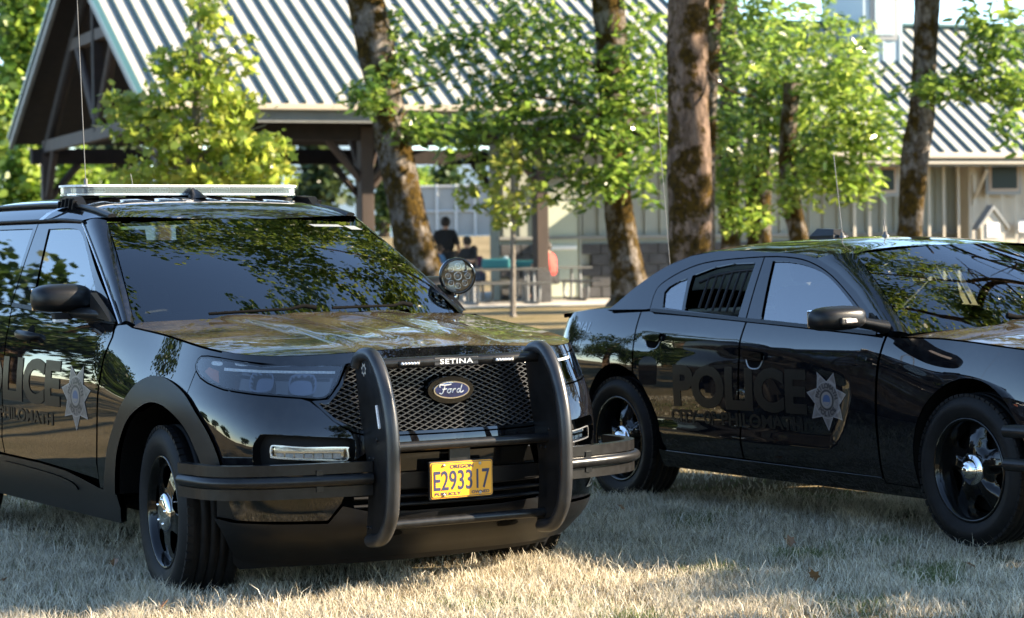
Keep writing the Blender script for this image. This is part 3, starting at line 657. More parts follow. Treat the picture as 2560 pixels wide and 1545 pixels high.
# oval emblem with script
def oval(rx, rz, x, n=40): return [(rx * math.cos(2 * math.pi * i / n), rz * math.sin(2 * math.pi * i / n)) for i in range(n)]
b = MB(); b.prism(oval(.112, .058, 0), .035, O=(.985, 0, .882), X=(0, 1, 0), Y=(0, 0, 1)); eo = b.build('emblem_base', 'gloss_black', gro)
b = MB(); b.prism(oval(.088, .037, 0), .007, O=(1.0205, 0, .882), X=(0, 1, 0), Y=(0, 0, 1)); b.build('emblem_oval', 'chrome', eo)
b = MB(); b.prism(oval(.081, .0315, 0), .003, O=(1.0275, 0, .882), X=(0, 1, 0), Y=(0, 0, 1)); b.build('emblem_field', 'emblem_blue', eo)
strokes = [[(-.050, .012), (-.052, .018), (-.046, .021), (-.030, .019), (-.010, .021), (-.004, .023)], [(-.030, .019), (-.034, .004), (-.040, -.010), (-.047, -.014), (-.053, -.011)], [(-.040, .003), (-.030, .004), (-.022, .005)],
           [(-.012, .004), (-.018, .001), (-.020, -.007), (-.014, -.011), (-.007, -.006), (-.007, .001), (-.012, .004), (-.002, .004)], [(.004, .005), (.002, -.004), (.0, -.011)], [(.003, -.002), (.009, .004), (.014, .003)],
           [(.030, .003), (.024, .003), (.019, -.004), (.021, -.010), (.027, -.009), (.033, .0), (.040, .019)], [(.033, .0), (.032, -.009), (.038, -.010), (.046, -.004)]]
b = MB()
for s_ in strokes: b.tube([(1.031, p[0] * 1.2, .882 + p[1] * 1.1) for p in smooth_poly(s_, 4, False)], .0028, 6)
b.build('emblem_script', 'white_lettering', eo)
# lower grille behind the push bumper
lg = [(-.46, .625), (.46, .625), (.50, .40), (.40, .385), (-.40, .385), (-.50, .40)]
lgo = patch('lower_grille', lg, suv_front, 'dark_shell', SUV, grid=.1, off=-.09, flange=0)
for z in (.41, .445, .48):
    b = MB(); b.tube([Vector(suv_front(-.46 + .92 * i / 12, z)) + Vector((-.03, 0, 0)) for i in range(13)], .009, 6, sx=2.2); b.build('grille_slat', 'black_plastic', lgo)
patch('plate_panel', [(-.40, .625), (.40, .625), (.44, .52), (.30, .50), (-.30, .50), (-.44, .52)], suv_front, 'gloss_black', lgo, grid=.08, off=-.02, flange=.03)
patch('sensor_beam', smooth_poly([(-.42, .545), (.42, .545), (.46, .52), (.44, .485), (-.44, .485), (-.46, .52)], 3), suv_front, 'satin_black_trim', lgo, grid=.08, off=-.005, flange=.04)
# windscreen and roof
def ws(a, b):
    k = 1 - a * a; x0, x1 = -.352 + .16 * k, -1.085 + .075 * k; z0, z1 = 1.150 + .020 * k, 1.636 + .006 * k; y0, y1 = .855, .682
    return (x0 + (x1 - x0) * b, a * (y0 + (y1 - y0) * b), z0 + (z1 - z0) * b + .030 * math.sin(math.pi * b))
rect = [(-1, 0), (1, 0), (1, 1), (-1, 1)]
inner = smooth_poly([(-.93, .14), (-.85, .085), (0, .07), (.85, .085), (.93, .14), (.945, .5), (.93, .9), (.88, .945), (0, .955), (-.88, .945), (-.93, .9), (-.945, .5)], 4)
def wsl(u, v): return ws(u / .77, v / .87)
sc2 = lambda P: [(p[0] * .77, p[1] * .87) for p in P]
wso = patch('windscreen', sc2(rect), wsl, 'windscreen_glass', SUV, grid=.06, flange=0, off=.0, flip=1)
patch('windscreen_border', sc2(rect), wsl, 'gloss_black', wso, holes=[sc2(inner)], grid=.06, off=-.008, flange=0)
for (a, b_) in (((.50, .925), (.76, .895)), ((.80, .91), (.90, .86))):
    q = [(a[0], a[1]), (b_[0], a[1]), (b_[0] + .03, b_[1]), (a[0] + .03, b_[1])]
    patch('tint_sticker', sc2(q), wsl, 'strap_metal', wso, grid=.05, off=.0015, flange=0)
R_ZC = CS([-3.65, -3.0, -2.2, -1.7, -1.35, -1.15, -1.01], [1.690, 1.765, 1.782, 1.772, 1.736, 1.690, 1.642])
def roof(x, y):
    t = abs(y) / .738; ed = 1.640 + .018 * sstep(-1.1, -1.6, x); zc = R_ZC(x)
    rib = .008 * sum(sstep(.028, .012, abs(abs(y) - c)) for c in (.12, .30, .48)) * sstep(-1.35, -1.5, x)
    return (x, y, zc - (zc - ed) * (.16 * t * t + .84 * t ** 9) - rib)
rf = [(-1.085 + .075 * (1 - (y / .682) ** 2) , y) for y in [-.682 + 1.364 * i / 16 for i in range(17)]]
rf = rf + [(-1.262, .737), (-1.6, .737), (-2.75, .737), (-3.45, .72), (-3.65, .62), (-3.7, 0), (-3.65, -.62), (-3.45, -.72), (-2.75, -.737), (-1.6, -.737), (-1.262, -.737)]
ro_ = patch('roof_panel', rf, roof, 'black_paint', SUV, grid=.05, flange=.02, flip=1)
for s_ in (-1, 1):
    b = MB(); b.tube([Vector(roof(-1.09 - 2.4 * i / 14, s_ * (.655 - .03 * sstep(6, 0, i) * 0))) + Vector((0, 0, .004)) for i in range(15)], .012, 8, sx=2.0); b.build('roof_channel', 'satin_black_trim', ro_)
    b = MB(); b.tube([Vector(roof(-1.25 - 1.6 * i / 10, s_ * .737)) + Vector((0, s_ * .004, -.008)) for i in range(11)], .008, 6); b.build('drip_rail', 'black_plastic', ro_)
# tail so the body is closed
b = MB(); b.box((-3.66, 0, .80), (.16, 1.62, .90), None, 0, .06); b.build('tailgate', 'black_paint', SUV)
b = MB(); b.prism([(-.66, 1.25), (.66, 1.25), (.60, 1.62), (-.60, 1.62)], .02, O=(-3.66, 0, 0), X=(0, 1, 0)); b.build('rear_window', 'privacy_glass', SUV)
# dark inner shell, floor, cabin
b = MB(); b.box((-1.55, 0, .30), (4.3, 1.30, .10)); b.box((-1.9, 0, .44), (3.0, 1.78, .22)); b.box((.30, 0, .68), (.80, 1.06, .55)); b.box((-.42, 0, .72), (.12, 1.70, .72)); b.box((-1.9, .86, .80), (2.8, .04, .60)); b.box((-1.9, -.86, .80), (2.8, .04, .60))
b.build('inner_shell', 'dark_shell', SUV)
b = MB(); b.box((-.55, 0, 1.07), (.46, 1.56, .16), Matrix.Rotation(R(6), 3, 'Y'), 0, .05); dso = b.build('dashboard', 'cabin_plastic', SUV)
b = MB(); b.lathe([(.175, -.014), (.19, 0), (.175, .014), (.162, 0), (.175, -.014)], 28, axis='X'); b.box((0, 0, 0), (.03, .34, .05)); stw = b.build('steering_wheel', 'cabin_plastic', SUV); stw.location = (-.82, .40, 1.07); stw.rotation_euler = (0, R(-25), 0)
for y in (-.40, .40): make_seat(SUV, -1.25, y, .52)
b = MB(); b.box((-1.75, 0, 1.12), (.03, 1.46, .85), None, 0, .01); b.build('cage_partition', 'cabin_plastic', SUV)
b = MB(); b.box((-.62, .15, 1.24), (.05, .26, .19), Matrix.Rotation(R(-15), 3, 'Y'), 0, .01); b.build('laptop_screen', 'cabin_plastic', SUV)
b = MB(); b.box((-1.0, 0, 1.56), (.03, .24, .07), None, 0, .012); b.build('rear_view_mirror', 'cabin_plastic', SUV)
# wipers
for (p0, p1) in (((.00, .05), (-.62, .035)), ((.66, .06), (.10, .045))):
    b = MB(); b.tube([Vector(ws(p0[0] + (p1[0] - p0[0]) * i / 8, p0[1] + (p1[1] - p0[1]) * i / 8)) + Vector((.012, 0, .014 + .012 * (i == 1))) for i in range(9)], [.012, .010] + [.007] * 7, 6); b.build('wiper', 'dark_shell', SUV)
# bonnet decal ring (worn round mark)
def disc_on(lift, cx_, cy_, rx, ry, n=28): return [(cx_ + rx * math.cos(2 * math.pi * i / n), cy_ + ry * math.sin(2 * math.pi * i / n)) for i in range(n)]
# push bumper
pbo = None
top_path = None
for s_ in (-1, 1):
    pth = smooth_poly([(.965, 1.000), (1.0, 1.038), (1.055, 1.050), (1.115, 1.036), (1.185, .955), (1.238, .83), (1.262, .70), (1.264, .575), (1.258, .475), (1.240, .39), (1.195, .322), (1.145, .288), (1.06, .276)], 5, False)
    pl = [(p[0] - .010, p[1]) for p in pth] + [(1.035, .285), (1.055, .456), (1.052, .59), (1.02, .709), (.99, .821), (.962, .960)]
    b = MB(); b.prism(pl, .010, O=(0, s_ * .42 + .005, 0), X=(1, 0, 0), Y=(0, 0, 1))
    po = b.build('push_bumper_upright', 'push_bar_coat', SUV)
    b = MB(); b.tube([(x, s_ * .42, z) for x, z in pth], .0285, 14, sx=1.05); b.build('upright_pad', 'worn_bar_pad', po)
    yo = s_ * .42 - .0065 if s_ < 0 else s_ * .42 + .0065
    b = MB(); b.box((1.158, s_ * .4285, .795), (.012, .012, .10), Matrix.Rotation(R(-14), 3, 'Y'), 0, .005); b.build('side_strobe', 'white_lens', po)
    b = MB()
    for (x, z) in ((1.075, .62), (1.11, .62), (1.05, .33), (1.075, .33), (1.14, .70)): b.lathe([(.001, -.011), (.006, -.011), (.008, -.008), (.008, 0)], 8, c=(x, s_ * .42, z))
    b.build('bracket_bolts', 'black_plastic', po)
    if s_ < 0:
        st = [(.022 * (1 if i % 2 == 0 else .6) * math.sin(math.pi * i / 7), .030 * (1 if i % 2 == 0 else .6) * -math.cos(math.pi * i / 7)) for i in range(14)]
        b = MB(); b.prism([(1.035 + x, .985 + z) for x, z in st], .001, O=(0, -.4258, 0)); b.build('star_decal', 'grey_lettering', po)
        b = MB(); b.prism([(1.035 + .012 * math.cos(a * .5), .985 + .014 * math.sin(a * .5)) for a in range(12)], .001, O=(0, -.4268, 0)); b.build('decal_centre', 'badge_ink', po)
b = MB(); b.tube([(1.045, -.42, 1.006), (1.048, 0, 1.008), (1.045, .42, 1.010)], .0235, 16); tt = b.build('push_bumper_top_tube', 'push_bar_coat', SUV)
b = MB(); b.tube([(1.12, -.42, .662), (1.12, .42, .662)], .021, 14); b.build('push_bumper_middle_tube', 'push_bar_coat', SUV)
b = MB(); b.tube([(1.09, -.42, .338), (1.09, .42, .338)], .020, 14); b.build('push_bumper_lower_tube', 'push_bar_coat', SUV)
for y in (-.228, .235):
    b = MB(); b.box((1.066, y, 1.004), (.016, .108, .026), None, 0, .010); m = b.build('bar_strobe', 'black_plastic', tt)
    b = MB()
    for i in range(6): b.lathe([(.001, .0125), (.005, .011), (.0075, .0)], 8, axis='X', c=(1.070, y - .037 + i * .0148, 1.004))
    b.build('strobe_cells', 'white_lens', m)
    b = MB(); b.box((1.0715, y, 1.004), (.006, .092, .017), None, 0, .003); b.build('strobe_lens', 'bar_lens', m)
vs_, fs_ = text_mesh('SETINA', 1, .015, 1.6, 0, 1.08); vs_ = fit_text(vs_, -.081, .081, -.0105, .0105)
flat_text('maker_lettering', vs_, fs_, 'white_lettering', tt, (1.0705, .0, 1.0065), (0, 1, 0), (.0, 0, 1), .0015)
b = MB(); b.box((1.066, 0, 1.0065), (.008, .215, .034), None, 0, .003); b.build('maker_plate', 'badge_ink', tt)
# wrap-round wings: flat bar, tube, flat bar
for s_ in (-1, 1):
    cp = smooth_poly([(1.10, .43), (1.075, .58), (1.04, .75), (.985, .90), (.91, 1.005), (.80, 1.058), (.62, 1.075)], 6, False)
    wo = None
    for (zc, kind) in ((.588, 'flat'), (.540, 'tube'), (.492, 'flat')):
        b = MB()
        if kind == 'tube': b.tube([(x + .018 * 1, s_ * (y + .008), zc) for x, y in cp], .023, 14)
        else:
            V = []; 
            for i, (x, y) in enumerate(cp):
                a, c_ = cp[max(0, i - 1)], cp[min(len(cp) - 1, i + 1)]; tx, ty = c_[0] - a[0], c_[1] - a[1]; L = math.hypot(tx, ty); nx, ny = ty / L, -tx / L
                for (o, dz) in ((.012, .022), (.012, -.022), (-.030, -.022), (-.030, .022)): V.append((x + nx * o, s_ * (y + ny * o), zc + dz))
            m = len(cp); F = [(4 * i + j, 4 * i + (j + 1) % 4, 4 * i + 4 + (j + 1) % 4, 4 * i + 4 + j) for i in range(m - 1) for j in range(4)] + [(0, 1, 2, 3), (4 * m - 4, 4 * m - 3, 4 * m - 2, 4 * m - 1)]
            b.add(V, F)
        o = b.build('push_bumper_wing' if wo is None else ('wing_tube' if kind == 'tube' else 'wing_lower_bar'), 'push_bar_coat', SUV if wo is None else wo)
        wo = wo or o
    b = MB(); b.box((.72, s_ * .97, .52), (.03, .14, .10)); b.box((1.02, s_ * .66, .54), (.12, .03, .09)); b.build('wing_bracket', 'push_bar_coat', wo)
# licence plate
PX_ = 1.103
b = MB(); b.box((PX_ - .012, 0, .508), (.012, .315, .162), None, 0, .004); pbk = b.build('licence_plate', 'black_plastic', SUV)
def rrect(w_, h_, r, n=5):
    out = []
    for (cx_, cy_, a0) in ((w_ / 2 - r, h_ / 2 - r, 0), (-w_ / 2 + r, h_ / 2 - r, 90), (-w_ / 2 + r, -h_ / 2 + r, 180), (w_ / 2 - r, -h_ / 2 + r, 270)):
        out += [(cx_ + r * math.cos(R(a0 + 90 * i / n)), cy_ + r * math.sin(R(a0 + 90 * i / n))) for i in range(n + 1)]
    return out
def plate_layer(name, w_, h_, r, x, mat): 
    b = MB(); b.prism(rrect(w_, h_, r), .0012, O=(x, 0, .508), X=(0, 1, 0)); return b.build(name, mat, pbk)
plate_layer('plate_sheet', .305, .152, .012, PX_ - .006, 'plate_yellow'); plate_layer('plate_border', .297, .145, .010, PX_ - .0043, 'plate_navy'); plate_layer('plate_face', .292, .140, .009, PX_ - .0026, 'plate_yellow')
for (t, x0, x1, z0, z1, bo_) in (('E293317', -.138, .136, -.044, .040, .012), ('OREGON', -.058, .056, .047, .064, .02), ('PUBLICLY', -.134, -.004, -.064, -.051, .03), ('OWNED', .046, .134, -.064, -.051, .03)):
    vs_, fs_ = text_mesh(t, 1, bo_); vs_ = fit_text(vs_, x0, x1, z0, z1); flat_text('plate_lettering', vs_, fs_, 'plate_navy', pbk, (PX_ - .0008, 0, .508), (0, 1, 0), (0, 0, 1), .0006)
b = MB()
for (y, z) in ((-.089, .062), (.089, .062), (-.089, -.062), (.089, -.062)): b.lathe([(.001, .004), (.005, .0035), (.007, 0)], 10, axis='X', c=(PX_, y, .508 + z))
b.build('plate_screws', 'screw_steel', pbk)
b = MB(); b.box((1.05, 0, .508), (.07, .05, .06)); b.box((1.082, 0, .60), (.012, .10, .10)); b.build('plate_bracket', 'push_bar_coat', pbk)
# fleet number on the far bumper corner
def left_side(u, z): p = suv_side(u, z); return (p[0], -p[1], p[2])
vs_, fs_ = text_mesh('23', 1, .02); vs_ = fit_text(vs_, -.93, -.80, .405, .462)
surf_text('fleet_number', [(a + .02 * (b_ - .405) / .055, b_) for a, b_ in vs_], fs_, 'grey_lettering', SUV, lambda u, z: left_side(-u, z), .004, 1)
# spot lamps at the pillars
b = MB(); b.lathe([(.001, -.055), (.055, -.05), (.085, -.02), (.094, .0), (.092, .022), (.080, .026), (.078, .020)], 40, axis='X'); spo = b.build('spot_lamp', 'gloss_black', SUV); spo.location = (-.565, .975, 1.343); spo.rotation_euler = (0, R(2), R(-18))
b = MB(); b.lathe([(.001, .012), (.078, .012)], 32, axis='X'); b.build('lamp_bowl', 'headlamp_reflector', spo)
b = MB()
for k in range(9):
    y, z = (0, 0) if k == 0 else (.050 * math.cos(math.pi / 4 * k), .050 * math.sin(math.pi / 4 * k)); s_ = 1.35 if k == 0 else 1
    b.lathe([(.0165 * s_, .022), (.0145 * s_, .024), (.012 * s_, .014)], 16, axis='X', c=(0, y, z)); b.lathe([(.001, .022), (.006 * s_, .019), (.0085 * s_, .012)], 12, axis='X', c=(0, y, z), mi=1)
b.build('led_reflectors', ['chrome', 'white_lens'], spo)
b = MB(); b.lathe([(.001, .0265), (.05, .0255), (.079, .0225)], 32, axis='X'); b.build('lamp_lens', 'lamp_glass', spo)
b = MB(); b.tube([(-.57, .975, 1.255), (-.57, .975, 1.235), (-.60, .93, 1.222), (-.66, .87, 1.215)], [.016, .016, .013, .012], 10); b.tube([(-.57, .975, 1.25), (-.57, .975, 1.262)], .024, 12); b.build('spot_lamp_bracket', 'chrome', SUV)
# light bar
LBX, LBZ = -1.755, 1.802
b = MB(); 
def barpoly(hx, hy, r): return [(a, c) for a, c in rrect(hx * 2, hy * 2, r, 6)]
b.prism(barpoly(.135, .648, .115), .010, O=(LBX, 0, LBZ - .026), X=(1, 0, 0), Y=(0, 1, 0)); lb = b.build('light_bar', 'silver_trim', SUV)
b = MB(); b.prism(barpoly(.140, .654, .12), .011, O=(LBX, 0, LBZ + .017), X=(1, 0, 0), Y=(0, 1, 0)); b.build('bar_top_cover', 'white_lens', lb)
b = MB(); b.prism(barpoly(.138, .652, .118), .033, O=(LBX, 0, LBZ - .0158), X=(1, 0, 0), Y=(0, 1, 0)); b.build('bar_clear_dome', 'bar_lens', lb)
b = MB(); b.prism(barpoly(.10, .606, .09), .030, O=(LBX, 0, LBZ - .0148), X=(1, 0, 0), Y=(0, 1, 0)); b.build('bar_core', 'dark_shell', lb)
for i in range(10):
    y = -.522 + i * .116
    b = MB(); b.box((LBX + .114, y, LBZ), (.018, .112, .028)); m = b.build('bar_module', 'grey_lens' if i % 3 else 'white_lens', lb)
    b = MB()
    for j in range(7): b.lathe([(.001, .006), (.006, .004), (.0075, 0)], 8, axis='X', c=(LBX + .123, y - .045 + j * .015, LBZ))
    b.build('module_leds', 'chrome', m)
for s_ in (-1, 1):
    b = MB(); b.box((LBX + .085, s_ * .585, LBZ), (.03, .07, .028), Matrix.Rotation(R(s_ * 42), 3, 'Z')); b.box((LBX, s_ * .618, LBZ), (.14, .02, .028)); b.build('bar_end_module', 'white_lens', lb)
    b = MB(); q = [(-.155, 0), (.155, 0), (.12, .018), (.075, .052), (-.05, .060), (-.085, .050), (-.13, .018)]
    b.prism([(LBX + .15 + x, 1.708 + z) for x, z in q], .05, O=(0, s_ * .655 + .025, .006)); fo_ = b.build('bar_foot', 'satin_black_trim', lb)
    b = MB()
    for k in range(5): b.box((LBX + .05 + .05 * k, s_ * .685, 1.735 - .003 * abs(k - 2) ** 2), (.007, .022, .05), Matrix.Rotation(R(22), 3, 'Y'))
    b.build('foot_rib', 'black_plastic', fo_)
    b = MB(); b.tube([(LBX - .02, s_ * .655, 1.755), (LBX - .02, s_ * .45, 1.772)], .014, 8); b.build('bar_support', 'satin_black_trim', lb)
    # hold-down strap
    V = []; pth = [(LBX + .19, s_ * .665, 1.716), (LBX + .10, s_ * .700, 1.706), (LBX + .03, s_ * .728, 1.685), (LBX - .04, s_ * .745, 1.652)]
    for (x, y, z) in pth: V += [(x - .033, y + s_ * .006, z + .004), (x + .033, y + s_ * .006, z + .004)]
    mesh_obj('hold_down_strap', V, [(0, 1, 3, 2), (2, 3, 5, 4), (4, 5, 7, 6)], 'strap_metal', lb, False)
# fin and aerials
b = MB(); V = []
for i in range(9):
    t = i / 8; x = -1.62 + .17 * t; h_ = .062 * (1 - t) ** .6 * (1 if t > 0 else .75) if t < 1 else .002; w2 = .022 + .022 * math.sin(math.pi * t) * .6
    for (yy, zz) in ((-w2, 0), (-w2 * .5, h_ * .6), (0, h_), (w2 * .5, h_ * .6), (w2, 0)): V.append((x, yy, 1.758 + zz))
F = [(i * 5 + j, i * 5 + j + 1, i * 5 + j + 6, i * 5 + j + 5) for i in range(8) for j in range(4)]
mesh_obj('shark_fin_aerial', V, F + [(0, 1, 2, 3, 4)], 'satin_black_trim', SUV)
b = MB(); b.tube([(-1.94, -.45, 1.735), (-1.94, -.45, 1.87)], [.014, .010], 8); b.tube([(-1.94, -.45, 1.84), (-1.965, -.475, 3.0)], .0022, 5); b.build('whip_aerial', 'aerial_metal', SUV)
b = MB(); b.lathe([(.022, 0), (.022, .02), (.008, .03), (.001, .03)], 12, axis='Z', c=(-2.0, -.15, 1.745)); b.tube([(-2.0, -.15, 1.77), (-2.01, -.17, 1.90)], .0022, 5); b.build('stub_aerial', 'aerial_metal', SUV)
# door graphics on the visible side
fdo = [c for c in SUV.children if c.name.startswith('front_door')][0]
vs_, fs_ = text_mesh('POLICE', 1, .045, .8); vs_ = fit_text(vs_, -2.28, -.95, .752, .975)
surf_text('police_lettering', vs_, fs_, 'ghost_lettering', fdo, suv_side)
for (t, a0, a1) in (('CITY', 0, .215), ('OF', .262, .352), ('PHILOMATH', .40, 1)):
    vs_, fs_ = text_mesh(t, 1, .03, .8); surf_text('town_lettering', fit_text(vs_, -2.30 + 1.255 * a0, -2.30 + 1.255 * a1, .66, .722), fs_, 'ghost_lettering', fdo, suv_side)
star_badge(fdo, suv_side, -.745, .815, .185, .16)
# ------------------------------------------------------------------ the police sedan
SED = thing('police_sedan', 'black police sedan with barred rear window parked behind the SUV', 'sedan', (2.9114, 11.4594, .054), (R(.5636), R(-.653), R(-59.7925)))
_cu = [-4.95, -4.7, -4.45, -4.2, -4.0, -3.8, -3.5, -3.0, -2.2, -1.5, -.7, 0, .40, .62, .80, .95, 1.15, 1.40, 1.60]
CH_PX = CS(_cu, [-4.10, -4.12, -4.09, -4.00, -3.88, -3.73, -3.475, -3.0, -2.2, -1.5, -.7, 0, .395, .595, .730, .815, .875, .905, .900])
CH_PY = CS(_cu, [-.13, .12, .37, .61, .76, .850, .905, .937, .942, .943, .938, .932, .905, .842, .725, .595, .38, .12, -.08])
CH_W = CS([.10, .18, .27, .40, .55, .70, .80, .88, .95, 1.03, 1.12, 1.2], [.87, .915, .958, .982, .995, 1.0, .996, .983, .961, .926, .875, .82])
CH_DX = CS([.1, .2, .4, .6, .75, .85, .92, 1.0], [-.09, -.05, 0, 0, -.02, -.06, -.12, -.2])
SCALLOP = smooth_poly([(-2.95, .955), (-2.4, .955), (-1.9, .935), (-1.576, .908), (-1.172, .856), (-.93, .803), (-.835, .765), (-.80, .715), (-.81, .62), (-.86, .50), (-.93, .41), (-.985, .378), (-1.06, .366), (-1.6, .377), (-2.36, .394), (-2.75, .405), (-2.95, .50)], 3)
def sed_side(u, z):
    k = CH_W(z); y = CH_PY(u) * k - .055 * sstep(-.80, -.10, u) * sstep(.52, .98, z)
    if -3.0 < u < -.75 and .33 < z < 1.0:
        if in_poly(u, z, SCALLOP): y -= .016 * sstep(0, .10, pdist(u, z, SCALLOP)) * sstep(-2.95, -2.5, u)
    return (CH_PX(u) + CH_DX(z) * sstep(.2, 1.0, u) + .10 * sstep(-3.6, -4.3, u) * sstep(.75, 1.12, z), -y, z)
UCC = 1.515
CB = CS([-2.9, -2.71, -2.37, -1.77, -1.2, -.6, -.3], [1.092, 1.083, 1.062, 1.025, .994, .972, .965])
# sides of the cabin
def sgs(x, z): return (x, -(.885 - .50 * (z - 1.02) - .16 * (z - 1.02) ** 2 + .012 * sstep(-2.2, -3.0, x)), z)
drip = [(-3.16, 1.085), (-3.09, 1.121), (-2.96, 1.213), (-2.76, 1.319), (-2.54, 1.384), (-2.29, 1.409), (-2.0, 1.402), (-1.83, 1.393), (-1.55, 1.380), (-1.36, 1.352), (-1.147, 1.285), (-.915, 1.180), (-.70, 1.055), (-.56, .975)]
drip = smooth_poly(drip, 3, False)
frame_top = [(-2.72, 1.092), (-2.735, 1.20), (-2.66, 1.262), (-2.50, 1.322), (-2.29, 1.356), (-1.83, 1.372), (-1.55, 1.360), (-1.36, 1.326), (-1.165, 1.262), (-.94, 1.155), (-.74, 1.045), (-.625, .972)]
frame_top = smooth_poly(frame_top, 3, False)
HZ = CS([-.5, -.2, .2, .6, .9], [1.015, 1.005, .975, .930, .880])
def sed_hood_z(x, y):
    t = abs(y) / .86; return HZ(x) - .055 * t ** 2.6 + .018 * sstep(.42, .34, abs(y)) * sstep(.9, .5, x)
def sed_hood(x, y): return (x, y, sed_hood_z(x, y))
def sed_edge(u):
    z = .93
    for _ in range(12):
        p = sed_side(u, z); z = sed_hood_z(p[0], p[1])
    return z
s_edge = [(u, sed_edge(u)) for u in (-.5, -.35, -.2, 0, .2, .35, .48, .6, .7, .8, .9, 1.0, 1.15, 1.3, UCC)]
for sd in (False, True):
    s_ = 1 if sd else -1
    arc = lambda cx_, r, a0, a1, n=22: [(cx_ + r * math.cos(R(a0 + (a1 - a0) * i / n)), .345 + r * 1.08 * math.sin(R(a0 + (a1 - a0) * i / n))) for i in range(n + 1)]
    fa = [(-.362, .225), (-.36, .30)] + arc(.028, .392, 178, 8) + [(.42, .33)]
    fend = fa[1:] + [(.46, .42), (.50, .62), (.56, .80), (.60, sed_edge(.60) - .005)] + [(u, z - .005) for u, z in s_edge[::-1] if u < .5] + [(-.575, .965), (-.585, .924), (-.60, .83), (-.615, .52), (-.615, .235), (-.36, .225)]
    fo = patch('front_fender', fend, sed_side, 'black_paint', SED, sd, gap=.002, grid=.05)
    ring_wall('wheel_house', fa, sed_side, .40, 'dark_shell', fo, sd, off=-.004, toward=(0, 1, 0))
    fd = [(-.625, .262), (-1.765, .290), (-1.782, .53), (-1.768, .85), (-1.755, CB(-1.755)), (-.588, CB(-.588)), (-.597, .924), (-.612, .83), (-.627, .52)]
    fdo = patch('front_door', fd, sed_side, 'black_paint', SED, sd, gap=.0018, grid=.026)
    ra = [(-2.585, .225), (-2.588, .30)] + arc(-2.985, .398, 2, 178)[1:] + [(-3.385, .30)]
    rd = [(-1.777, .290), (-2.50, .300), (-2.53, .34), (-2.565, .45), (-2.625, .56), (-2.70, .655), (-2.79, .735), (-2.798, .90), (-2.815, CB(-2.815)), (-1.767, CB(-1.767)), (-1.780, .85), (-1.794, .53)]
    rdo = patch('rear_door', rd, sed_side, 'black_paint', SED, sd, gap=.0018, grid=.03)
    qo = patch('quarter_panel', [(-2.825, CB(-2.82)), (-2.808, .90), (-2.80, .735)] + [p for p in ra if p[0] < -2.80 and p[1] > .30] + [(-3.385, .28), (-3.62, .28), (-3.66, .60), (-3.75, .80), (-3.88, .92), (-3.98, .97), (-3.95, 1.035), (-3.70, 1.068), (-3.45, 1.085), (-3.16, 1.098)], sed_side, 'black_paint', SED, sd, gap=.002, grid=.05)
    ring_wall('rear_wheel_house', ra, sed_side, .40, 'dark_shell', qo, sd, off=-.004, toward=(0, 1, 0))
    patch('sill', [(-.36, .222), (-.62, .232), (-.62, .256), (-1.77, .284), (-2.51, .295), (-2.585, .30), (-2.585, .20), (-.36, .17)], sed_side, 'black_paint', SED, sd, grid=.08, flange=.04)
    b = MB(); b.tube([Vector(sed_side(-.63 - 1.88 * i / 10, .259 + .0035 * i)) * 1 for i in range(11)] if not sd else [Vector((lambda p: (p[0], -p[1], p[2]))(sed_side(-.63 - 1.88 * i / 10, .259 + .0035 * i))) for i in range(11)], .0035, 6); b.build('sill_edge', 'silver_trim' if False else 'gloss_black', SED)
    patch('rear_bumper_side', [(-3.39, .28), (-3.62, .275), (-3.66, .60), (-3.75, .79), (-4.30, .85), (-4.45, .55), (-4.4, .25), (-3.7, .20), (-3.4, .22)], sed_side, 'black_paint', SED, sd, grid=.08, gap=.002, flange=.03)
    patch('tail_lamp', [(-3.90, .925), (-4.0, .965), (-4.7, .95), (-4.7, .86), (-3.85, .82)], sed_side, 'red_lens', SED, sd, grid=.08, flange=.02)
    patch('front_bumper', [(.46, .40), (.505, .62), (.565, .80), (.60, sed_edge(.6) - .008), (.8, sed_edge(.8) - .02), (UCC, .85), (UCC, .19), (.75, .17), (.47, .24)], sed_side, 'black_paint', SED, sd, grid=.07, gap=.002, flange=.03)
    # upper body side
    up = drip + frame_top[::-1] + [(-2.76, 1.088)]
    patch('roof_side', up, sgs, 'black_paint', SED, sd, grid=.06, flange=.02)
    ff = [(-.635, CB(-.63) + .003), (-1.757, CB(-1.757) + .003), (-1.828, 1.366)] + [(x, z - .006) for x, z in frame_top if -1.8 < x < -.64]
    wh = smooth_poly([(-1.742, 1.345), (-1.60, 1.341), (-1.43, 1.320), (-1.25, 1.275), (-1.07, 1.200), (-.80, 1.058), (-.70, .998)], 3, False) + [(-1.2, 1.010), (-1.63, 1.030)]
    wh_old = [(-1.63, 1.030), (-1.742, 1.345), (-1.60, 1.341), (-1.43, 1.320), (-1.25, 1.275), (-1.07, 1.200), (-.80, 1.058), (-.70, .998), (-1.2, 1.010)]
    patch('window_frame', ff, sgs, 'black_paint', fdo, sd, holes=[wh], grid=.06, flange=.02, off=-.002)
    patch('window', inset(wh if area2(wh) > 0 else wh[::-1], -.008), sgs, 'side_glass', fdo, sd, grid=.09, off=-.012, flange=0)
    rf_ = [(-1.769, CB(-1.769) + .003), (-2.715, CB(-2.715) + .003)] + [(x, z - .006) for x, z in frame_top if x < -1.85 and z > 1.10] + [(-1.838, 1.366)]
    wr = [(-1.845, 1.050), (-1.893, 1.340), (-2.10, 1.338), (-2.26, 1.320), (-2.44, 1.275), (-2.425, 1.21), (-2.375, 1.082)]
    wq = [(-2.405, 1.086), (-2.452, 1.21), (-2.475, 1.262), (-2.55, 1.245), (-2.62, 1.215), (-2.645, 1.185), (-2.60, 1.10)]
    patch('window_frame', rf_, sgs, 'black_paint', rdo, sd, holes=[wr, wq], grid=.05, flange=.025, off=-.002)
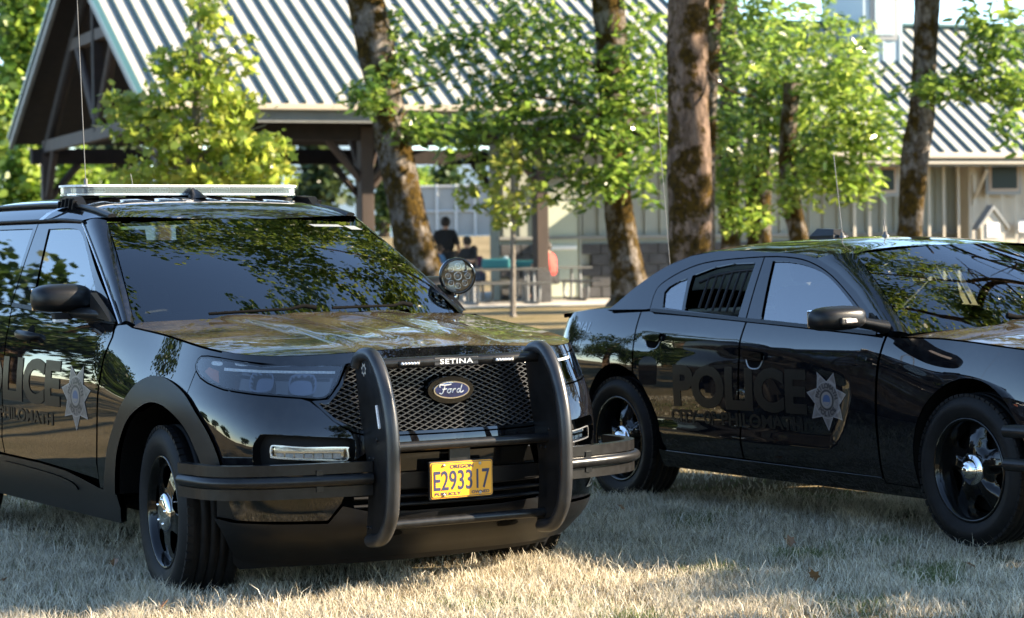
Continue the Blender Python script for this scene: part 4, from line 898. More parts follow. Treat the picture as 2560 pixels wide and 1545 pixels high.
    patch('quarter_glass', inset(wq if area2(wq) > 0 else wq[::-1], -.006), sgs, 'side_glass', rdo, sd, grid=.09, off=-.010, flange=0)
    # window bars (the glass is wound down)
    for k in range(8):
        x0 = -2.335 + k * .068; x1 = x0 - .012; zt = min(1.30, 1.262 + .06 * (k - .5) / 6)
        p0 = Vector(sgs(x0 + .03, 1.055 + .018 * (2 - k / 4))); p1 = Vector(sgs(x1 + .02, zt)); p0.y += .045; p1.y += .045
        if sd: p0.y *= -1; p1.y *= -1
        b = MB(); b.tube([p0, p1], .0075, 8); b.build('window_bar', 'black_plastic', rdo)
    b = MB(); q = [Vector(sgs(x, z)) + Vector((0, .045, 0)) for x, z in ((-2.40, 1.235), (-2.30, 1.268), (-2.1, 1.292), (-1.87, 1.302))]
    if sd: q = [Vector((v.x, -v.y, v.z)) for v in q]
    b.tube(q, .010, 8); b.build('bar_rail', 'black_plastic', rdo)
    patch('belt_moulding', [(-.63, CB(-.63) - .008), (-2.70, CB(-2.70) - .008), (-2.70, CB(-2.70) + .010), (-.63, CB(-.63) + .010)], sgs, 'satin_black_trim', SED, sd, grid=.1, off=.004, flange=.012)
    # pillar beside the windscreen
    def apil(a, b_):
        i = b_ * 4; pts = [(-.56, .975), (-.70, 1.055), (-.915, 1.180), (-1.147, 1.285), (-1.36, 1.352)]; j = min(3, int(i)); f_ = i - j
        r0 = Vector(sgs(pts[j][0] + (pts[j + 1][0] - pts[j][0]) * f_, pts[j][1] + (pts[j + 1][1] - pts[j][1]) * f_)); f0, f1 = Vector((-.445, -.862, .975)), Vector((-1.10, -.655, 1.372))
        fm = f0.lerp(f1, b_) + Vector((0, 0, .018)) * math.sin(math.pi * b_); p = r0.lerp(fm, a); return p + Vector((.45, -.6, .6)).normalized() * .018 * math.sin(math.pi * a)
    V = [apil(i / 6, j / 16) for i in range(7) for j in range(17)]; F = [(i * 17 + j, (i + 1) * 17 + j, (i + 1) * 17 + j + 1, i * 17 + j + 1) for i in range(6) for j in range(16)]
    if sd: V = [(v[0], -v[1], v[2]) for v in V]; F = [f[::-1] for f in F]
    mesh_obj('front_pillar', V, F, 'black_paint', SED)
    # handles
    for (hx, hz, par) in ((-1.632, .838, fdo), (-2.613, .928, rdo)):
        cup = smooth_poly([(hx - .085, hz + .018), (hx - .075, hz + .030), (hx + .075, hz + .022), (hx + .085, hz + .008), (hx + .05, hz - .05), (hx, hz - .062), (hx - .055, hz - .048)], 4)
        ho_ = patch('door_handle', cup, sed_side, 'dark_shell', par, sd, grid=.03, off=.0015, flange=0)
        rim_ = [Vector(sed_side(u, z)) + Vector((0, -.003, 0)) for u, z in cup[3 * 4:] + cup[:1]]
        if sd: rim_ = [Vector((v.x, -v.y, v.z)) for v in rim_]
        b = MB(); b.tube(rim_, .0035, 6); b.build('handle_glint', 'strap_metal', ho_)  # bright line stands in for the reflection under the cup
        grip = smooth_poly([(hx - .085, hz + .018), (hx - .078, hz + .034), (hx + .078, hz + .026), (hx + .086, hz + .008), (hx + .07, hz - .018), (hx - .07, hz - .010)], 4)
        patch('handle_grip', grip, sed_side, 'chrome' if False else 'gloss_black', ho_, sd, grid=.03, off=.022, flange=.016)
    # mirror
    bm = bmesh.new(); bmesh.ops.create_uvsphere(bm, u_segments=28, v_segments=16, radius=1)
    for v in bm.verts:
        x, y, z = v.co; g = lambda t, p: math.copysign(abs(t) ** p, t); x, y, z = g(x, .75), g(y, .65), g(z, .62)
        v.co = Vector((x * (.105 if x > 0 else .04), y * .158, z * (.060 - .008 * y * s_ * 0)))
    vs_ = [v.co.copy() for v in bm.verts]; fs_ = [[v.index for v in f.verts] for f in bm.faces]; bm.free()
    mo = mesh_obj('door_mirror', [(v.x - .62, s_ * 1.172 + v.y, v.z + 1.058 - .02 * (v.y * s_)) for v in vs_], fs_, 'satin_black_trim', SED)
    b = MB(); b.tube([(-.60, s_ * 1.04, 1.035), (-.585, s_ * .97, 1.02), (-.58, s_ * .90, 1.005)], [.028, .028, .036], 10, sx=1.6); b.build('mirror_arm', 'satin_black_trim', mo)
    b = MB(); b.prism([(-.72, .990), (-.56, .980), (-.70, 1.075)], .02, O=(0, s_ * .885 + .01, 0)); b.build('mirror_sail', 'satin_black_trim', mo)
    b = MB(); b.box((-.528, s_ * 1.135, 1.046), (.020, .18, .034), Matrix.Rotation(R(-s_ * 12), 3, 'Z'), 0, .008); mm = b.build('mirror_strobe_mount', 'black_plastic', mo)
    b = MB(); b.box((-.518, s_ * 1.138, 1.046), (.010, .115, .018), Matrix.Rotation(R(-s_ * 12), 3, 'Z'), 0, .003); b.build('mirror_strobe', 'grey_lens', mm)
    b = MB(); b.box((-.665, s_ * 1.172, 1.058), (.012, .26, .085), None, 0, .004); b.build('mirror_glass', 'chrome', mo)
    make_wheel(SED, (0, s_ * .890, .335), sd, .364, .246, .225, 'spokes', 0, 'bullet')
    make_wheel(SED, (-3.035, s_ * .890, .335), sd, .364, .246, .225, 'spokes', 0, 'bullet')
    make_seat(SED, -1.45, s_ * .36, .42)
b = MB(); b.box((-2.35, 0, .60), (.5, 1.2, .20), None, 0, .05); b.box((-2.62, 0, .76), (.18, 1.2, .56), Matrix.Rotation(R(-18), 3, 'Y'), 0, .05); b.build('rear_seat', 'seat_fabric', SED)
b = MB(); b.box((-2.98, 0, 1.045), (.62, 1.30, .04), None, 0, .01); b.build('parcel_shelf', 'lit_shelf_grey', SED)  # pale grey puts sunlight on the shelf into its colour
b = MB(); b.box((-1.93, .10, .78), (.02, 1.15, .50)); b.build('cage_partition', 'cabin_plastic', SED)
# windscreen, roof, rear window, boot, bonnet
def cws(a, b_):
    k = 1 - a * a; x0, x1 = -.445 + .20 * k, -1.10 + .11 * k; z0, z1 = .972 + .03 * k, 1.372 + .034 * k; y0, y1 = .862, .655
    return (x0 + (x1 - x0) * b_, a * (y0 + (y1 - y0) * b_), z0 + (z1 - z0) * b_ + .026 * math.sin(math.pi * b_))
def cwl(u, v): return cws(u / .76, v / .78)
sc3 = lambda P: [(p[0] * .76, p[1] * .78) for p in P]
cwo = patch('windscreen', sc3(rect), cwl, 'windscreen_glass', SED, grid=.06, flange=0)
patch('windscreen_border', sc3(rect), cwl, 'gloss_black', cwo, holes=[sc3(inner)], grid=.06, off=-.008, flange=0)
CZ = CS([-2.75, -2.5, -2.2, -1.9, -1.6, -1.3, -.99], [1.385, 1.432, 1.458, 1.465, 1.460, 1.442, 1.405])
CE = CS([-2.75, -2.54, -2.29, -2.0, -1.83, -1.55, -1.36, -1.10], [1.322, 1.384, 1.409, 1.402, 1.393, 1.380, 1.356, 1.366])
def ye(x): 
    z = CE(x) if x < -1.36 else 1.352; return -sgs(x, z)[1] if x < -1.36 else -sgs(-1.36, 1.352)[1] + (x + 1.36) / .26 * -.035
def croof(x, y):
    t = min(1.05, abs(y) / ye(x)); zc = CZ(x); e_ = CE(x); return (x, y, zc - (zc - e_) * (.55 * t * t + .45 * t ** 6))
ys = [-.655 + 1.31 * i / 14 for i in range(15)]
rfo = [(-1.10 + .11 * (1 - (y / .655) ** 2), y) for y in ys] + [(x, ye(x)) for x in (-1.36, -1.55, -1.83, -2.0, -2.29, -2.54, -2.72)] + [(-2.70, .35), (-2.70, 0), (-2.70, -.35)] + [(x, -ye(x)) for x in (-2.72, -2.54, -2.29, -2.0, -1.83, -1.55, -1.36)]
cro = patch('roof_panel', rfo, croof, 'black_paint', SED, grid=.05, flange=.01)
def crw(a, b_):
    k = 1 - a * a; x0, x1 = -3.16 - .16 * k, -2.73 + .04 * k; z0, z1 = 1.088 + .030 * k, 1.318 + .078 * k; y0, y1 = .83, .70
    return (x0 + (x1 - x0) * b_, a * (y0 + (y1 - y0) * b_), z0 + (z1 - z0) * b_ + .02 * math.sin(math.pi * b_))
patch('rear_window', [(-.76, 0), (.76, 0), (.76, .5), (-.76, .5)], lambda u, v: crw(u / .76, v / .5), 'clear_glass', SED, grid=.06, flange=0, flip=-1)
DZ = CS([-4.1, -3.9, -3.6, -3.3, -3.1], [1.030, 1.078, 1.108, 1.124, 1.120])
patch('boot_lid', [(-3.14, -.80), (-3.30, -.4), (-3.32, 0), (-3.30, .4), (-3.14, .80), (-3.45, .805), (-3.75, .79), (-3.92, .70), (-4.0, .40), (-4.02, 0), (-4.0, -.40), (-3.92, -.70), (-3.75, -.79), (-3.45, -.805)], lambda x, y: (x, y, DZ(x) - .040 * (abs(y) / .8) ** 3), 'black_paint', SED, grid=.06, flange=.02)
_ce = [sed_side(u, z) for u, z in s_edge]
cho = [(p[0], p[1]) for p in _ce[:-1]] + [(_ce[-1][0], 0)] + [(p[0], -p[1]) for p in _ce[:-1]][::-1] + [(-.42, .80), (-.30, .5), (-.25, .15), (-.25, -.15), (-.30, -.5), (-.42, -.80)]
patch('bonnet', cho, sed_hood, 'dusty_black_paint', SED, grid=.05, gap=.0025, flange=.02)
b = MB(); b.box((-2.0, 0, .28), (3.9, 1.25, .10)); b.box((-1.6, 0, .42), (1.9, 1.66, .22)); b.box((.2, 0, .55), (.9, 1.0, .5)); b.box((-.52, 0, .62), (.10, 1.6, .60)); b.box((-1.6, .84, .70), (2.0, .04, .50)); b.box((-1.6, -.84, .70), (2.0, .04, .50)); b.box((-3.4, 0, .60), (1.0, 1.1, .60)); b.box((-3.25, 0, .95), (1.0, 1.4, .16))
b.build('inner_shell', 'dark_shell', SED)
b = MB(); b.box((-.66, 0, .935), (.46, 1.50, .12), Matrix.Rotation(R(5), 3, 'Y'), 0, .04); b.build('dashboard', 'cabin_plastic', SED)
b = MB(); b.lathe([(.17, -.014), (.185, 0), (.17, .014), (.157, 0), (.17, -.014)], 28, axis='X'); b.box((0, 0, 0), (.03, .33, .05)); stw = b.build('steering_wheel', 'cabin_plastic', SED); stw.location = (-.98, .37, .97); stw.rotation_euler = (0, R(-25), 0)
b = MB(); b.box((-1.05, .0, 1.30), (.03, .24, .065), None, 0, .012); b.build('rear_view_mirror', 'cabin_plastic', SED)
b = MB(); b.box((-.72, .12, 1.06), (.04, .24, .17), Matrix.Rotation(R(-15), 3, 'Y'), 0, .01); b.build('laptop_screen', 'cabin_plastic', SED)
b = MB(); b.lathe([(.001, 0), (.035, 0), (.036, .15), (.02, .18), (.014, .20), (.001, .20)], 14, axis='Z', c=(-2.0, -.45, 1.0)); b.build('blue_bottle', 'badge_blue', SED)
for (p0, p1) in (((-.42, .04), (.10, .03)), ((.25, .04), (.8, .03))):
    b = MB(); b.tube([Vector(cws(p0[0] + (p1[0] - p0[0]) * i / 8, p0[1] + (p1[1] - p0[1]) * i / 8)) + Vector((.014, 0, .016 + .012 * (i == 0))) for i in range(9)], [.016, .012] + [.007] * 7, 6); b.build('wiper', 'dark_shell', SED)
# roof equipment
b = MB(); V = [(-2.27, -.05, 1.448), (-2.04, -.05, 1.448), (-2.04, .05, 1.448), (-2.27, .05, 1.448), (-2.265, -.052, 1.478), (-2.045, -.052, 1.478), (-2.045, .052, 1.478), (-2.265, .052, 1.478), (-2.22, -.030, 1.520), (-2.07, -.030, 1.512), (-2.07, .030, 1.512), (-2.22, .030, 1.520)]
F = [(0, 1, 5, 4), (1, 2, 6, 5), (2, 3, 7, 6), (3, 0, 4, 7), (4, 5, 9, 8), (5, 6, 10, 9), (6, 7, 11, 10), (7, 4, 8, 11), (8, 9, 10, 11)]
b.add(V, F); b.build('roof_aerial_housing', 'satin_black_trim', SED)
for (x, y, h_, z0) in ((-2.03, 0, .47, 1.462), (-1.65, 0, .095, 1.458)):
    b = MB(); b.lathe([(.020, 0), (.020, .010), (.012, .014), (.008, .03), (.001, .03)], 12, axis='Z', c=(x, y, z0)); b.tube([(x, y, z0 + .02), (x - .05 * h_ / .4, y, z0 + h_)], .0025, 5); b.build('roof_aerial', 'aerial_metal', SED)
b = MB(); b.lathe([(.018, 0), (.014, .02), (.001, .03)], 12, axis='Z', c=(-3.30, -.30, 1.12)); b.tube([(-3.30, -.30, 1.13), (-3.325, -.30, 1.33), (-3.43, -.30, 2.43)], .002, 5); b.build('boot_aerial', 'aerial_metal', SED)
# push bumper ends
for z in (.545, .393):
    b = MB(); b.tube([(.385, -1.0, z), (.60, -.975, z), (.85, -.80, z), (1.02, -.40, z), (1.05, 0, z), (1.02, .40, z), (.85, .80, z), (.60, .975, z), (.385, 1.0, z)], .030, 14); po = b.build('push_bumper_tube', 'push_bar_coat', SED)
for s_ in (-1, 1):
    b = MB(); b.box((1.03, s_ * .42, .56), (.05, .05, .62), None, 0, .01); b.box((.9, s_ * .42, .40), (.28, .04, .06)); b.build('push_bumper_upright', 'push_bar_coat', SED)
    b = MB(); b.box((.615, s_ * .86, .50), (.05, .02, .07)); b.build('side_marker', 'amber_lens', SED)
# graphics
fdo = [c for c in SED.children if c.name.startswith('front_door')][0]; rdo = [c for c in SED.children if c.name.startswith('rear_door')][0]
vs_, fs_ = text_mesh('POLICE', 1, .045, .8); vs_ = fit_text(vs_, -2.40, -1.185, .548, .785)
surf_text('police_lettering', vs_, fs_, 'ghost_lettering', fdo, sed_side)
for (t, a0, a1) in (('CITY', 0, .215), ('OF', .262, .352), ('PHILOMATH', .40, 1)):
    vs_, fs_ = text_mesh(t, 1, .03, .8); surf_text('town_lettering', fit_text(vs_, -2.435 + 1.205 * a0, -2.435 + 1.205 * a1, .462, .535), fs_, 'ghost_lettering', fdo, sed_side)
star_badge(fdo, sed_side, -1.018, .632, .168, .158)
qo = [c for c in SED.children if c.name.startswith('quarter_panel')][0]
for (t, x0, x1, z0, z1) in (('DIAL', -3.585, -3.335, .945, 1.012), ('911', -3.575, -3.425, .862, .918)):
    vs_, fs_ = text_mesh(t, 1, .02, 1, .25); surf_text('dial_lettering', fit_text(vs_, x0, x1, z0, z1), fs_, 'ghost_gloss', qo, sed_side, .0015)
# ------------------------------------------------------------------ surroundings: materials
def leaf_mat(name, cols, trans=.5, rough=.45):
    m = bpy.data.materials.new(name); m.use_nodes = True; nt = m.node_tree; p = nt.nodes['Principled BSDF']; MATS[name] = m
    ge = nt.nodes.new('ShaderNodeNewGeometry'); c = ramp(nt, ge.outputs['Random Per Island'], [(i / (len(cols) - 1), k) for i, k in enumerate(cols)])
    nt.links.new(c, p.inputs['Base Color']); p.inputs['Roughness'].default_value = rough; p.inputs['Specular IOR Level'].default_value = .55
    t = nt.nodes.new('ShaderNodeBsdfTranslucent'); hs = nt.nodes.new('ShaderNodeHueSaturation'); hs.inputs['Hue'].default_value = .485; hs.inputs['Saturation'].default_value = .98; hs.inputs['Value'].default_value = 1.8
    nt.links.new(c, hs.inputs['Color']); nt.links.new(hs.outputs[0], t.inputs['Color'])
    mx = nt.nodes.new('ShaderNodeMixShader'); mx.inputs[0].default_value = trans
    nt.links.new(p.outputs[0], mx.inputs[1]); nt.links.new(t.outputs[0], mx.inputs[2]); nt.links.new(mx.outputs[0], nt.nodes['Material Output'].inputs[0])
    return m
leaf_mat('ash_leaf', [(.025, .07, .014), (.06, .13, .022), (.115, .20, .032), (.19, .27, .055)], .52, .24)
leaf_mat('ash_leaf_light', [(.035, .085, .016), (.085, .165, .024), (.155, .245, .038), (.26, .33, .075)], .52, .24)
leaf_mat('maple_leaf', [(.09, .15, .02), (.15, .225, .032), (.20, .26, .04), (.27, .28, .06)], .55, .35)
leaf_mat('yellow_leaf', [(.08, .14, .025), (.14, .20, .035), (.24, .26, .06), (.10, .16, .025)], .55)
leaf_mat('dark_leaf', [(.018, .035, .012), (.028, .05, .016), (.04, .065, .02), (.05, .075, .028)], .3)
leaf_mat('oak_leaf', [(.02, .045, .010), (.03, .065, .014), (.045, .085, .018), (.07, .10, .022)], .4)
leaf_mat('sunlit_canopy_leaf', [(.05, .10, .015), (.08, .14, .022), (.12, .18, .03), (.18, .22, .05)], .55, .4)  # brighter oak leaf; sunlit highlights put into the colour
leaf_mat('dead_leaf', [(.17, .065, .02), (.20, .10, .04), (.13, .06, .025)], .15)
def bark(name, c0, c1, moss=0.):
    m, nt, p = nmat(name); f = noise(nt, 12, 6, .68, stretch=(1, 1, .30), dist=.6); g = noise(nt, 2.6, 7, .7)
    c = ramp(nt, f, [(.30, c0), (.50, [(a + b) / 2 for a, b in zip(c0, c1)]), (.66, c1)])
    if moss:
        ms = nt.nodes.new('ShaderNodeMix'); ms.data_type = 'RGBA'; mf = ramp(nt, g, [(.49 - .06 * moss, (0, 0, 0)), (.53, (1, 1, 1))])
        nt.links.new(mf, ms.inputs['Factor']); nt.links.new(c, ms.inputs['A']); mc = ramp(nt, noise(nt, 14, 3), [(.35, (.026, .017, .006)), (.65, (.085, .050, .009))]); nt.links.new(mc, ms.inputs['B']); c = ms.outputs['Result']
    nt.links.new(c, p.inputs['Base Color']); p.inputs['Roughness'].default_value = .95; p.inputs['Specular IOR Level'].default_value = .1
    bump(nt, p, f, 1.0, .12); return m
bark('furrowed_bark', (.05, .035, .027), (.31, .215, .165), .35)
bark('mossy_bark', (.03, .024, .020), (.31, .27, .24), 1.0)
bark('dark_bark', (.03, .024, .02), (.12, .10, .085), .3)
bark('sapling_bark', (.14, .12, .10), (.30, .27, .24))
def mat_ground():
    m, nt, p = nmat('dry_lawn')
    a = noise(nt, .35, 5, .6); b = noise(nt, 30, 4, .7)
    ca = ramp(nt, a, [(.30, (.12, .11, .05)), (.48, (.22, .175, .10)), (.65, (.29, .235, .14)), (.8, (.15, .135, .06))])
    cb = ramp(nt, b, [(.3, (.50, .50, .50)), (.7, (1.15, 1.12, 1.1))])
    mx = nt.nodes.new('ShaderNodeMix'); mx.data_type = 'RGBA'; mx.blend_type = 'MULTIPLY'; mx.inputs['Factor'].default_value = 1
    nt.links.new(ca, mx.inputs['A']); nt.links.new(cb, mx.inputs['B']); nt.links.new(mx.outputs['Result'], p.inputs['Base Color'])
    p.inputs['Roughness'].default_value = .95; p.inputs['Specular IOR Level'].default_value = .1; bump(nt, p, b, .8, .03)
mat_ground()
leaf_mat('straw_blade', [(.11, .09, .055), (.33, .285, .20), (.48, .43, .325), (.60, .555, .45), (.25, .22, .14)], .36, .45)
leaf_mat('pale_blade', [(.42, .37, .26), (.60, .55, .43), (.70, .66, .55)], .3, .4)
leaf_mat('green_blade', [(.05, .08, .02), (.08, .12, .03), (.14, .17, .06)], .35, .5)
simple('concrete', (.42, .39, .35), .9, var=.15, vscale=2, bmp=.2, bscale=40)
simple('mulch', (.16, .095, .055), .95, var=.45, vscale=14, bmp=.6, bscale=30)
simple('roof_metal_glare', (.36, .35, .31), .6, var=.08, vscale=.8, spec=.25)  # teal roof; sun glare put into the pale panel colour
simple('shaded_roof_rib', (.018, .045, .055), .5, spec=.2)  # rib colour darkened for the shade on their left sides
simple('roof_trim_teal', (.035, .10, .10), .4)
simple('gutter_beige', (.50, .43, .34), .5)
simple('fascia_grey', (.17, .172, .165), .6, var=.1, vscale=3)
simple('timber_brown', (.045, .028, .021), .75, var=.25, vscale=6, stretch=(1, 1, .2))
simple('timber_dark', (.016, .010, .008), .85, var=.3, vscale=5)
simple('siding_grey', (.25, .265, .23), .7, var=.06, vscale=2)
simple('siding_beige', (.47, .42, .345), .7, var=.06, vscale=2)
simple('stone_dark', (.045, .045, .048), .85, var=.35, vscale=6, bmp=.6, bscale=9)
simple('door_green', (.40, .43, .34), .5)
simple('door_white', (.75, .75, .73), .4)
simple('window_frame_tan', (.40, .30, .23), .6)
simple('window_trim_grey', (.22, .23, .23), .6)
simple('window_pane', (.02, .03, .028), .35, spec=.12)
simple('dormer_blue', (.34, .42, .45), .5)
simple('notice_paper', (.75, .74, .76), .8, var=.2, vscale=30)
simple('fence_screen', (.30, .305, .29), .85, var=.1, vscale=1)
simple('fence_post', (.55, .55, .53), .5)
simple('table_steel', (.20, .205, .21), .5, metal=.3)
simple('table_wood', (.10, .10, .095), .7)
simple('teal_box', (.02, .19, .21), .6)
simple('cloth_black', (.012, .012, .014), .9); simple('cloth_red', (.62, .05, .04), .85); simple('cloth_blue', (.07, .20, .36), .85); simple('cloth_grey', (.24, .25, .27), .9); simple('cloth_teal', (.05, .30, .36), .85); simple('cloth_jeans', (.05, .065, .10), .9); simple('cloth_plum', (.10, .03, .06), .9)
simple('skin', (.45, .26, .18), .6); simple('hair_dark', (.02, .014, .01), .7); simple('hair_brown', (.07, .04, .02), .7)
simple('bin_dark', (.05, .045, .04), .8); simple('water_bottle', (.72, .76, .80), .2)

def smx(t): return t * t * (3 - 2 * t)
def ground_z(x, y): return .30 * smx(min(1, max(0, (y - 17) / 30))) + 1.85 * smx(min(1, max(0, (y - 68) / 26)))
def at(px, py, Y):
    """a point of the photograph (on its 2464 px wide copy) at the distance Y"""
    k = 2560 / 2464; d = Vector(((px * k - 1280) / F_PX, 1, -(py * k - 772.5) / F_PX)); d = _m @ d; return Vector((0, 0, CAM_H)) + d * (Y / d.y)
# ------------------------------------------------------------------ ground
gy = [-400, -120, -40, 0, 8, 14] + [17 + 30 * i / 12 for i in range(13)] + [60, 68, 72, 76, 80, 84, 88, 91, 94, 110, 140, 250, 500, 1200]; gx = [-900, -300, -100, -40, -15, -6, 0, 6, 15, 40, 100, 300, 900]
V = [(x, y, ground_z(x, y)) for y in gy for x in gx]; n = len(gx)
gr_o = mesh_obj('lawn', V, [(j * n + i, j * n + i + 1, (j + 1) * n + i + 1, (j + 1) * n + i) for j in range(len(gy) - 1) for i in range(n - 1)], 'dry_lawn')
tag(gr_o, 'dry straw coloured lawn under the cars', None, None, 'structure')

def big_mesh(name, V, F, mat, parent=None, smooth=False):
    """numpy vertices (n,3) and equal-sided faces (m,k)"""
    me = bpy.data.meshes.new(name); V = np.asarray(V, np.float32); F = np.asarray(F, np.int32); k = F.shape[1]
    me.vertices.add(len(V)); me.vertices.foreach_set('co', V.ravel()); me.loops.add(F.size); me.loops.foreach_set('vertex_index', F.ravel())
    me.polygons.add(len(F)); me.polygons.foreach_set('loop_start', np.arange(0, F.size, k, dtype=np.int32))
    me.materials.append(MATS[mat]); me.update(calc_edges=True); me.validate()
    if smooth: me.shade_smooth()
    return link(bpy.data.objects.new(name, me), parent)
rng = np.random.default_rng(7)
def vnoise(x, y, s, seed):
    r = np.random.default_rng(seed); g = r.random((64, 64)); x = np.asarray(x) / s; y = np.asarray(y) / s; i = np.floor(x).astype(int); j = np.floor(y).astype(int); a = x - i; b = y - j
    a = a * a * (3 - 2 * a); b = b * b * (3 - 2 * b); q = lambda i, j: g[i % 64, j % 64]
    return (q(i, j) * (1 - a) + q(i + 1, j) * a) * (1 - b) + (q(i, j + 1) * (1 - a) + q(i + 1, j + 1) * a) * b
def blades(n, x, y, h, w_, lean):
    """tapering bent blades: 5 vertices, 3 faces"""
    ang = rng.random(n) * 2 * np.pi; la = rng.random(n) * 2 * np.pi; ln = lean * (.25 + rng.random(n)); hh = h * (.5 + .8 * rng.random(n)); ww = w_ * (.6 + .8 * rng.random(n))
    z = np.where(y > 17, .30 * np.clip((y - 17) / 30, 0, 1) ** 2 * (3 - 2 * np.clip((y - 17) / 30, 0, 1)), 0)
    dx, dy = np.cos(ang) * ww, np.sin(ang) * ww; lx, ly = np.cos(la) * ln * hh, np.sin(la) * ln * hh
    V = np.empty((n, 5, 3), np.float32); b = np.stack([x, y, z - .004], 1)
    V[:, 0] = b + np.stack([-dx, -dy, 0 * z], 1); V[:, 1] = b + np.stack([dx, dy, 0 * z], 1)
    m = b + np.stack([lx * .35, ly * .35, hh * .55], 1); V[:, 2] = m + np.stack([dx, dy, 0 * z], 1) * .7; V[:, 3] = m - np.stack([dx, dy, 0 * z], 1) * .7
    V[:, 4] = b + np.stack([lx, ly, hh * (1 - .35 * ln * ln)], 1)
    i = np.arange(n)[:, None] * 5; T = np.concatenate([i + np.array([0, 1, 2]), i + np.array([0, 2, 3]), i + np.array([3, 2, 4])], 0)
    return V.reshape(-1, 3), T
def lawn_blades(n, y0, y1, h, w_):
    y = y0 + (y1 - y0) * rng.random(n) ** .85; x = (rng.random(n) - .5) * 2 * (y * .2185 + .5); c = vnoise(x, y, .45, 3) * .6 + vnoise(x, y, 1.6, 5) * .4; d = vnoise(x, y, .22, 9)
    keep = rng.random(n) < .12 + 1.15 * d; x, y, c, d = x[keep], y[keep], c[keep], d[keep]
    g = rng.random(len(x)) < np.clip((c - .57) * 5.0, .03, .8)
    hh = h * (.55 + .8 * d)
    return (x[~g], y[~g], hh[~g]), (x[g], y[g], hh[g] * .9)
for tagn, n_, y0, y1, h_, w_ in (('near', 230000, 8.9, 13.5, .062, .0019), ('mid', 90000, 13.0, 24, .055, .0028)):
    s_, g_ = lawn_blades(n_, y0, y1, h_, w_)
    for nm, q, mt, lab in (('dry_grass', s_, 'straw_blade', 'dry straw grass blades'), ('green_grass', g_, 'green_blade', 'scattered green grass tufts')):
        v_, f_ = blades(len(q[0]), q[0], q[1], q[2], w_, 1.0); o = big_mesh(nm, v_, f_, mt)
        tag(o, lab + (' around the parked cars' if tagn == 'near' else ' on the lawn behind the cars'), 'grass', None, 'stuff')
nl = 16000; yy_ = 8.9 + 4.6 * rng.random(nl) ** .9; xx_ = (rng.random(nl) - .5) * 2 * (yy_ * .2185 + .4); kk = rng.random(nl) < .25 + .9 * vnoise(xx_, yy_, .35, 21); v_, f_ = blades(int(kk.sum()), xx_[kk], yy_[kk], .095, .0015, 1.25)
tag(big_mesh('tall_dry_grass', v_, f_, 'pale_blade'), 'longer pale dry grass stalks standing above the lawn', 'grass', None, 'stuff')
# fallen leaves
for i, (px, py, lb) in enumerate([(275, 1353, 'tan fallen leaf beside the SUV front wheel'), (1495, 1223, 'orange fallen leaf on the grass below the sedan rear wheel'), (1958, 1385, 'bright rust coloured curled leaf on the open lawn'), (12, 1395, 'brown fallen leaf at the bottom left lawn edge'), (395, 1456, 'brown fallen leaf on the shadow edge near the camera'), (1900, 1302, 'small orange leaf in the grass under the sedan front wheel side'), (2335, 1360, 'pale tan fallen leaf near the sedan front wheel')]):
    k = 2560 / 2464; d = _m @ Vector(((px * k - 1280) / F_PX, 1, -(py * k - 772.5) / F_PX)); t = (CAM_H - .045) / -d.z; c = Vector((0, 0, CAM_H)) + d * t
    pts = [(.0, -.040), (.016, -.022), (.032, -.020), (.024, .0), (.034, .018), (.014, .020), (0, .045), (-.014, .020), (-.034, .018), (-.024, 0), (-.032, -.020), (-.016, -.022)]
    V = [(x, y, .35 * abs(x) + .15 * y) for x, y in pts] + [(0, 0, 0)]; o = mesh_obj('fallen_leaf', V, [(j, (j + 1) % 12, 12) for j in range(12)], 'dead_leaf', None, False)
    o.location = c; o.scale = (.8, .8, .8); o.rotation_euler = (R(20 + 15 * (i % 3)), R(10 * (i % 4) - 15), i * 1.3); tag(o, lb, 'leaf', 'fallen leaves on the lawn')

# ------------------------------------------------------------------ trees
def leaf_cloud(cen, kind='lance', size=.15, droop=.6, seed=0, outward=None):
    r = np.random.default_rng(seed); n = len(cen); s = size * (.45 + .95 * r.random(n)); az = r.random(n) * 2 * np.pi; el = -droop * (r.random(n) * 1.2) + (1 - droop) * (r.random(n) - .5) * 2
    d = np.stack([np.cos(az) * np.cos(el), np.sin(az) * np.cos(el), np.sin(el)], 1); q = r.normal(size=(n, 3)); sd = np.cross(d, q); sd /= np.linalg.norm(sd, axis=1)[:, None] + 1e-9; nn = np.cross(d, sd)
    if kind == 'lance': P = [(0, 0, 0), (.32, .17, .05), (.70, .13, .03), (1, 0, -.06), (.70, -.13, .03), (.32, -.17, .05)]
    elif kind == 'round': P = [(0, 0, 0), (.28, .30, .06), (.70, .28, .04), (1, 0, -.08), (.70, -.28, .04), (.28, -.30, .06)]
    else: P = [(0, 0, 0), (.12, .42, .03), (.42, .26, .0), (.62, .52, .04), (.70, .20, .0), (1.05, 0, -.08), (.70, -.20, 0), (.62, -.52, .04), (.42, -.26, .0), (.12, -.42, .03)]
    k = len(P); V = np.empty((n, k, 3), np.float32)
    for i, (a, b, c) in enumerate(P): V[:, i] = cen + d * (a * s)[:, None] + sd * (b * s)[:, None] + nn * (c * s)[:, None]
    return V.reshape(-1, 3), (np.arange(n)[:, None] * k + np.arange(k)[None])
